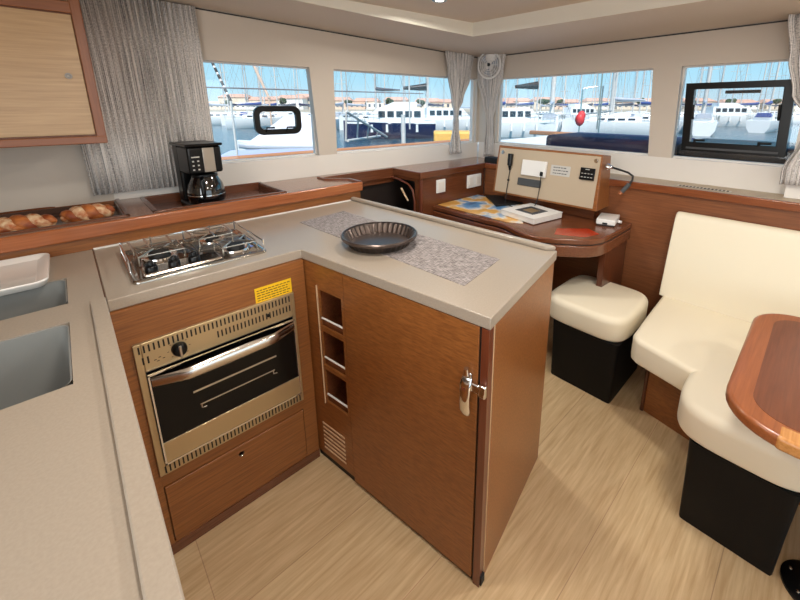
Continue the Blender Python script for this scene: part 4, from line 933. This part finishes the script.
mb = MB(); mb.loft([[T(x, -w_, .02), T(x, -w_, .16), T(x, w_, .16), T(x, w_, .02)] for x, w_ in ((-1.68, .78), (0, .80), (.9, .6), (1.5, .15))]).build('tube_rim', M['bg'], cvb, bevel=.04)
# rows of more distant moored sailboats
k = 0
for u, d in [(212,60),(221,75),(233,66),(244,80),(252,58),(258,90),(268,70),(274,62),(280,85),(292,74),(303,66),(341,80),(352,68),(363,90),(386,78),(399,64),(409,58),(418,82),(432,70),(441,92),(500,72),(511,64),(520,84),(529,58),(543,90),(559,62),(566,76),(574,60),(582,88),(590,68),(598,80),(604,60),(620,74),(628,58),(635,86),(645,66),(680,74),(690,62),(697,88),(712,58),(722,80),(731,66),(742,90),(752,60),(763,76),(780,84),(789,64)]:
    k += 1; c = [M['bcanvas'], M['bg'], M['gcanvas'], M['navyf']][k % 4]
    side = 'left windows' if u < 480 else 'front windows'
    sailboat(u, d, across+random.uniform(-.5, .5)+PI*(k % 2)+(1.1 if k % 3 == 0 else 0), random.uniform(8, 11.5), random.uniform(10, 15), 'distant white sailboat moored in the rows beyond the '+side, None, c, random.uniform(.14, .22), 'distant sailboats beyond the '+side, small=True)
# harbour bits near the hull
def simple_pole(u, d, z0, z1, r, m, lab, cat, du=0):
    p = out(u, d); q = out(u+du, d); mb = MB(); mb.tube([(p.x, p.y, z0), (q.x, q.y, z1)], r, 8); return tag(mb.build(cat.replace(' ', '_'), m, smooth=True), lab, cat)
p = out(215, 7); q = out(231, 6.6)
sp_ = thing('striped_spar', 'thin dark spar with pale stripes slanting down across the left window', 'spar', (p.x, p.y, WZ))
mb = MB(); pa, qa = Vector((out(210, 7).x, out(210, 7).y, 2.55)), Vector((out(231.5, 6.6).x, out(231.5, 6.6).y, 1.50)); mb.tube([pa, qa], .022, 10); s_ = mb.build('spar_tube', M['stripe'], sp_, smooth=True)
mb = MB()
for i in range(9): a_ = pa.lerp(qa, (i+.3)/9.5); b_ = pa.lerp(qa, (i+.62)/9.5); mb.tube([a_, b_], .0226, 10)
mb.build('pale_stripes', M['mast'], sp_, smooth=True)
mb = MB(); mb.tube([tuple(qa), (qa.x, qa.y, WZ)], .02, 8); mb.build('spar_post', M['mast'], sp_)
p = out(257, 17); q = out(270, 17)
mb = MB(); mb.tube([(p.x, p.y, 3.28), (q.x, q.y, 1.78)], .06, 8); mb.tube([(q.x, q.y, 1.78), (q.x, q.y, WZ)], .04, 8); tag(mb.build('boom_crutch', M['plaster2'], smooth=True), 'pale slanting boom above the rounded hatch outside', 'boom')
mb = MB(); c0, c1 = out(205, 8), out(318, 8.6); dv = (c1-c0).normalized(); nv = Vector((-dv.y, dv.x, 0)); mb.fbox((c0.x, c0.y, 0), dv, nv, 0, (c1-c0).length, -.0, 1.6, .18, .36)
tag(mb.build('boat_cover', M['tarp'], bevel=.08, seg=4), 'pale blue tarpaulin stretched over the neighbouring deck beyond the left window', 'cover')
p = out(345, 6.0); lad = thing('passerelle', 'aluminium gangway frame outside the left end of the long window', 'gangway', (p.x, p.y, .9))
a0, a1 = out(346, 5.0), out(386, 6.2)
mb = MB(); mb.tube([(a0.x, a0.y, 1.34), (a1.x, a1.y, .93)], .018, 8); mb.tube([(a0.x, a0.y, .97), (a1.x+.05, a1.y+.25, .93)], .018, 8); mb.build('side_rail', M['mast'], lad, smooth=True)
mb = MB(); 
for t in (.0, .25, .5, .75): x = a0.lerp(a1, t); mb.tube([(x.x, x.y, 1.34-.41*t), (x.x+.02, x.y+.08, .96)], .012, 6)
mb.build('strut', M['mast'], lad, smooth=True)
p = out(429, 24); mb = MB(); dv = Vector((cos(across), sin(across), 0)); nv = Vector((-dv.y, dv.x, 0)); mb.fbox((p.x, p.y, 0), dv, nv, .3, 3.4, 0, 2.0, WZ+.05, WZ+1.15); tag(mb.build('dock_float', M['orange'], bevel=.1), 'yellow-orange float tied up right of the navy hull', 'float')
p = out(581, 13); mb = MB(); mb.ball((p.x, p.y, 1.00), .15, .15, .22); mb.ball((p.x+.09, p.y, 1.12), .13, .13, .17); tag(mb.build('life_buoy', M['redc'], smooth=True), 'red rescue float beyond the navy deck cushion', 'buoy')
rl2 = thing('pulpit_rail', 'steel bow rail of a neighbouring boat behind the red float', 'rail', (p.x, p.y, WZ))
q0, q1 = out(581, 13.3), out(601, 13.3); mb = MB()
mb.tube([(q0.x, q0.y, WZ+.5), (q0.x, q0.y, 1.95), (q0.x+.03, q0.y, 2.02), (q1.x, q1.y, 2.1), (q1.x, q1.y, WZ+.5)], .025, 8); mb.tube([(q0.x, q0.y, 1.15), (out(612,13.3).x, out(612,13.3).y, 1.28)], .025, 8); mb.build('tube_frame', M['steel'], rl2, smooth=True)
simple_pole(403, 15.5, WZ, 1.12, .09, M['mast'], 'pale dock pile standing before the navy hull', 'dock pile')
simple_pole(403.5+6, 9, .9, 3.2, .018, M['mast'], 'thin white antenna pole outside the long window', 'antenna pole')
simple_pole(599, 9, .9, 3.6, .018, M['steel'], 'thin steel deck pole outside the front window', 'deck pole')
# guard wire outside
mb = MB(); mb.tube([A(-1.6, .75, 1.52), A(.9, .75, 1.52)], .005, 6); tag(mb.build('guard_wire', M['wire']), 'thin guard wire running outside the left windows', 'wire')
# quay, houses, trees, hills
c0, c1 = out(-700, 170), out(1800, 170); dv = (c1-c0).normalized(); nv = Vector((-dv.y, dv.x, 0))
mb = MB(); mb.fbox((c0.x, c0.y, 0), dv, nv, 0, (c1-c0).length, 0, 300, WZ-.4, .6); struct(mb.build('quay', M['quay']), 'pale stone quay along the far shore')
def house(u, d, w, h, wallm, roofm, lab, name='harbour_house'):
    p = out(u, d); root = thing(name, lab, 'building', (p.x, p.y, .6)); T = lambda x, y, z: Vector((p.x, p.y, z))+dv*x+nv*y
    mb = MB(); mb.fbox((p.x, p.y, 0), dv, nv, -w/2, w/2, 0, 8, .6, .6+h); mb.build('walls', wallm, root)
    if roofm is not None:
        mb = MB(); r = [T(-w/2-.4, -.4, .6+h), T(w/2+.4, -.4, .6+h), T(w/2+.4, 8.4, .6+h), T(-w/2-.4, 8.4, .6+h), T(-w/2+1, 4, .6+h+1.6), T(w/2-1, 4, .6+h+1.6)]
        mb.add(r, [(0,1,5,4), (1,2,5), (2,3,4,5), (3,0,4), (0,3,2,1)]); mb.build('roof', roofm, root)
    mb = MB(); n = max(2, int(w/2.4))
    for f_ in range(max(1, int(h/2.8))):
        for k_ in range(n): x = -w/2+w*(k_+.5)/n; mb.fbox((p.x, p.y, 0), dv, nv, x-.5, x+.5, -.05, .05, 1.6+f_*2.7, 3.0+f_*2.7)
    mb.build('windows', M['winpane'], root)
random.seed(11)
hs_ = []
cols = [(M['plaster'], 'cream'), (M['plaster2'], 'pink'), (M['plaster3'], 'white')]
labs = {}
def hadd(u, w, h, ci, roof):
    side = 'left windows' if u < 480 else 'front windows'
    lab = '%s waterfront house %s beyond the %s' % (cols[ci][1], 'with terracotta roof' if roof else 'with flat roof', side)
    return u, w, h, ci, roof, lab, lab.replace('house', 'houses')
for u, w, h, ci, roof in [(206,14,3.2,0,0),(216,9,3.6,1,0),(233,13,5.4,0,1),(246,10,3.0,2,0),(256,9,4,0,1),(271,8,4.4,1,1),(290,12,4.6,2,1),(303,9,6.0,0,1),(314,9,4.4,2,1),(340,10,4,0,1),(352,12,3.6,1,0),(366,12,4,0,1),(380,12,3,2,0),(396,11,4,1,1),(411,12,3,0,0),(428,12,3.4,2,1),(443,12,3,0,1),(500,13,3,0,1),(516,15,3.4,1,1),(533,14,3.2,2,0),(549,14,4.2,0,1),(567,14,3.4,1,1),(583,14,3.2,0,0),(600,13,3.8,2,1),(616,13,3,1,1),(632,14,3,0,0),(646,12,3.6,0,1),(682,15,3,2,0),(700,14,3.4,0,1),(720,18,2.8,0,0),(742,16,3,2,1),(762,16,2.8,1,0),(784,16,3.2,0,1)]:
    r = hadd(u, w, h, ci, roof); d = 178+random.uniform(0, 12)
    p = house(u, d, w, h+random.uniform(-.4, .4), cols[ci][0], M['terra'] if roof else None, r[5])
    o = [x for x in C.objects if x.name.startswith('harbour_house') and x.type == 'EMPTY'][-1]
for o in C.objects:
    if o.name.startswith('harbour_house'): o['group'] = o['label'].replace(' house ', ' houses ')
def tree(u, d, h, lab):
    p = out(u, d); root = thing('harbour_tree', lab, 'tree', (p.x, p.y, .6), 'trees along the far quay'); mb = MB(); mb.tube([(p.x, p.y, .6), (p.x, p.y, .6+h*.6)], .18, 6); mb.build('trunk', M['mastd'], root)
    mb = MB()
    for k_ in range(7): mb.ball((p.x+random.uniform(-1, 1), p.y+random.uniform(-1, 1), .6+h*.65+random.uniform(-.6, .8)), random.uniform(.8, 1.3), random.uniform(.8, 1.3), random.uniform(.6, 1.0), 8, 5)
    mb.build('crown', M['tree'], root)
for u in (229, 284, 348, 389, 392, 421, 541, 546, 559, 640, 690, 730, 775): tree(u, 172, random.uniform(4.0, 5.6), 'small dark green tree on the far quay')
mb = MB(); rg = []
c0, c1 = out(-900, 700), out(2000, 700); dv2 = (c1-c0).normalized(); nv2 = Vector((-dv2.y, dv2.x, 0)); Lh = (c1-c0).length
for i in range(61):
    t = i/60; x = c0+dv2*(Lh*t); h = 7+5*sin(9*t+1)+4*sin(23*t)+2*sin(51*t)
    rg.append([tuple(x+Vector((0,0,-2))), (x.x+nv2.x*60, x.y+nv2.y*60, max(2, h)), tuple(x+nv2*160+Vector((0,0,-2)))])
mb.loft(rg); struct(mb.build('hills', M['hill'], smooth=True), 'low hazy hills behind the harbour')

# ================================================================== LIGHT
w = bpy.data.worlds.new('world'); bpy.context.scene.world = w; w.use_nodes = True
nt = w.node_tree; bg = nt.nodes['Background']
tc = nt.nodes.new('ShaderNodeTexCoord'); sx = nt.nodes.new('ShaderNodeSeparateXYZ'); rp = nt.nodes.new('ShaderNodeValToRGB')
nt.links.new(tc.outputs['Generated'], sx.inputs[0]); nt.links.new(sx.outputs['Z'], rp.inputs['Fac']); nt.links.new(rp.outputs['Color'], bg.inputs['Color'])
e = rp.color_ramp.elements; e[0].position = 0; e[0].color = lin((206,232,246)); e[1].position = 1; e[1].color = lin((70,140,220))
for p_, c_ in ((.06, (176,226,248)), (.2, (128,212,246)), (.5, (96,180,238))):
    q_ = e.new(p_); q_.color = lin(c_)
bg.inputs['Strength'].default_value = 1.15
sd = bpy.data.lights.new('sun', 'SUN'); sd.energy = 6.0; sd.angle = rad(.6); sd.color = (1, .95, .88)
so = bpy.data.objects.new('sun', sd); C.objects.link(so)
sunv = Vector((-.42, -.42, .80)).normalized()       # towards the sun
so.rotation_euler = sunv.to_track_quat('Z', 'Y').to_euler()
# daylight entering through the wide open cabin entrance behind the viewer
ad = bpy.data.lights.new('entrance_daylight', 'AREA'); ad.shape = 'RECTANGLE'; ad.size = 2.1; ad.size_y = 1.65; ad.energy = 13; ad.color = (1, .98, .95)
ao = bpy.data.objects.new('entrance_daylight', ad); C.objects.link(ao); ao.location = (-.2, -3.28, .95); ao.rotation_euler = (rad(90), 0, 0)

ad = bpy.data.lights.new('aft_fill_light', 'AREA'); ad.shape = 'RECTANGLE'; ad.size = .78; ad.size_y = 2.2; ad.energy = 26; ad.color = (1, .98, .95)  # added fill lamp, unseen, set in the invented aft opening
ao = bpy.data.objects.new('aft_fill_light', ad); C.objects.link(ao); ao.location = (-1.79, -1.75, 1.345); ao.rotation_euler = (0, rad(-90), 0)

sc = bpy.context.scene
sc.view_settings.view_transform = 'Standard'; sc.view_settings.look = 'None'; sc.view_settings.exposure = 0; sc.view_settings.gamma = 1
sc.view_settings.use_curve_mapping = False
sc.cycles.max_bounces = 8; sc.cycles.transparent_max_bounces = 12; sc.cycles.use_denoising = True
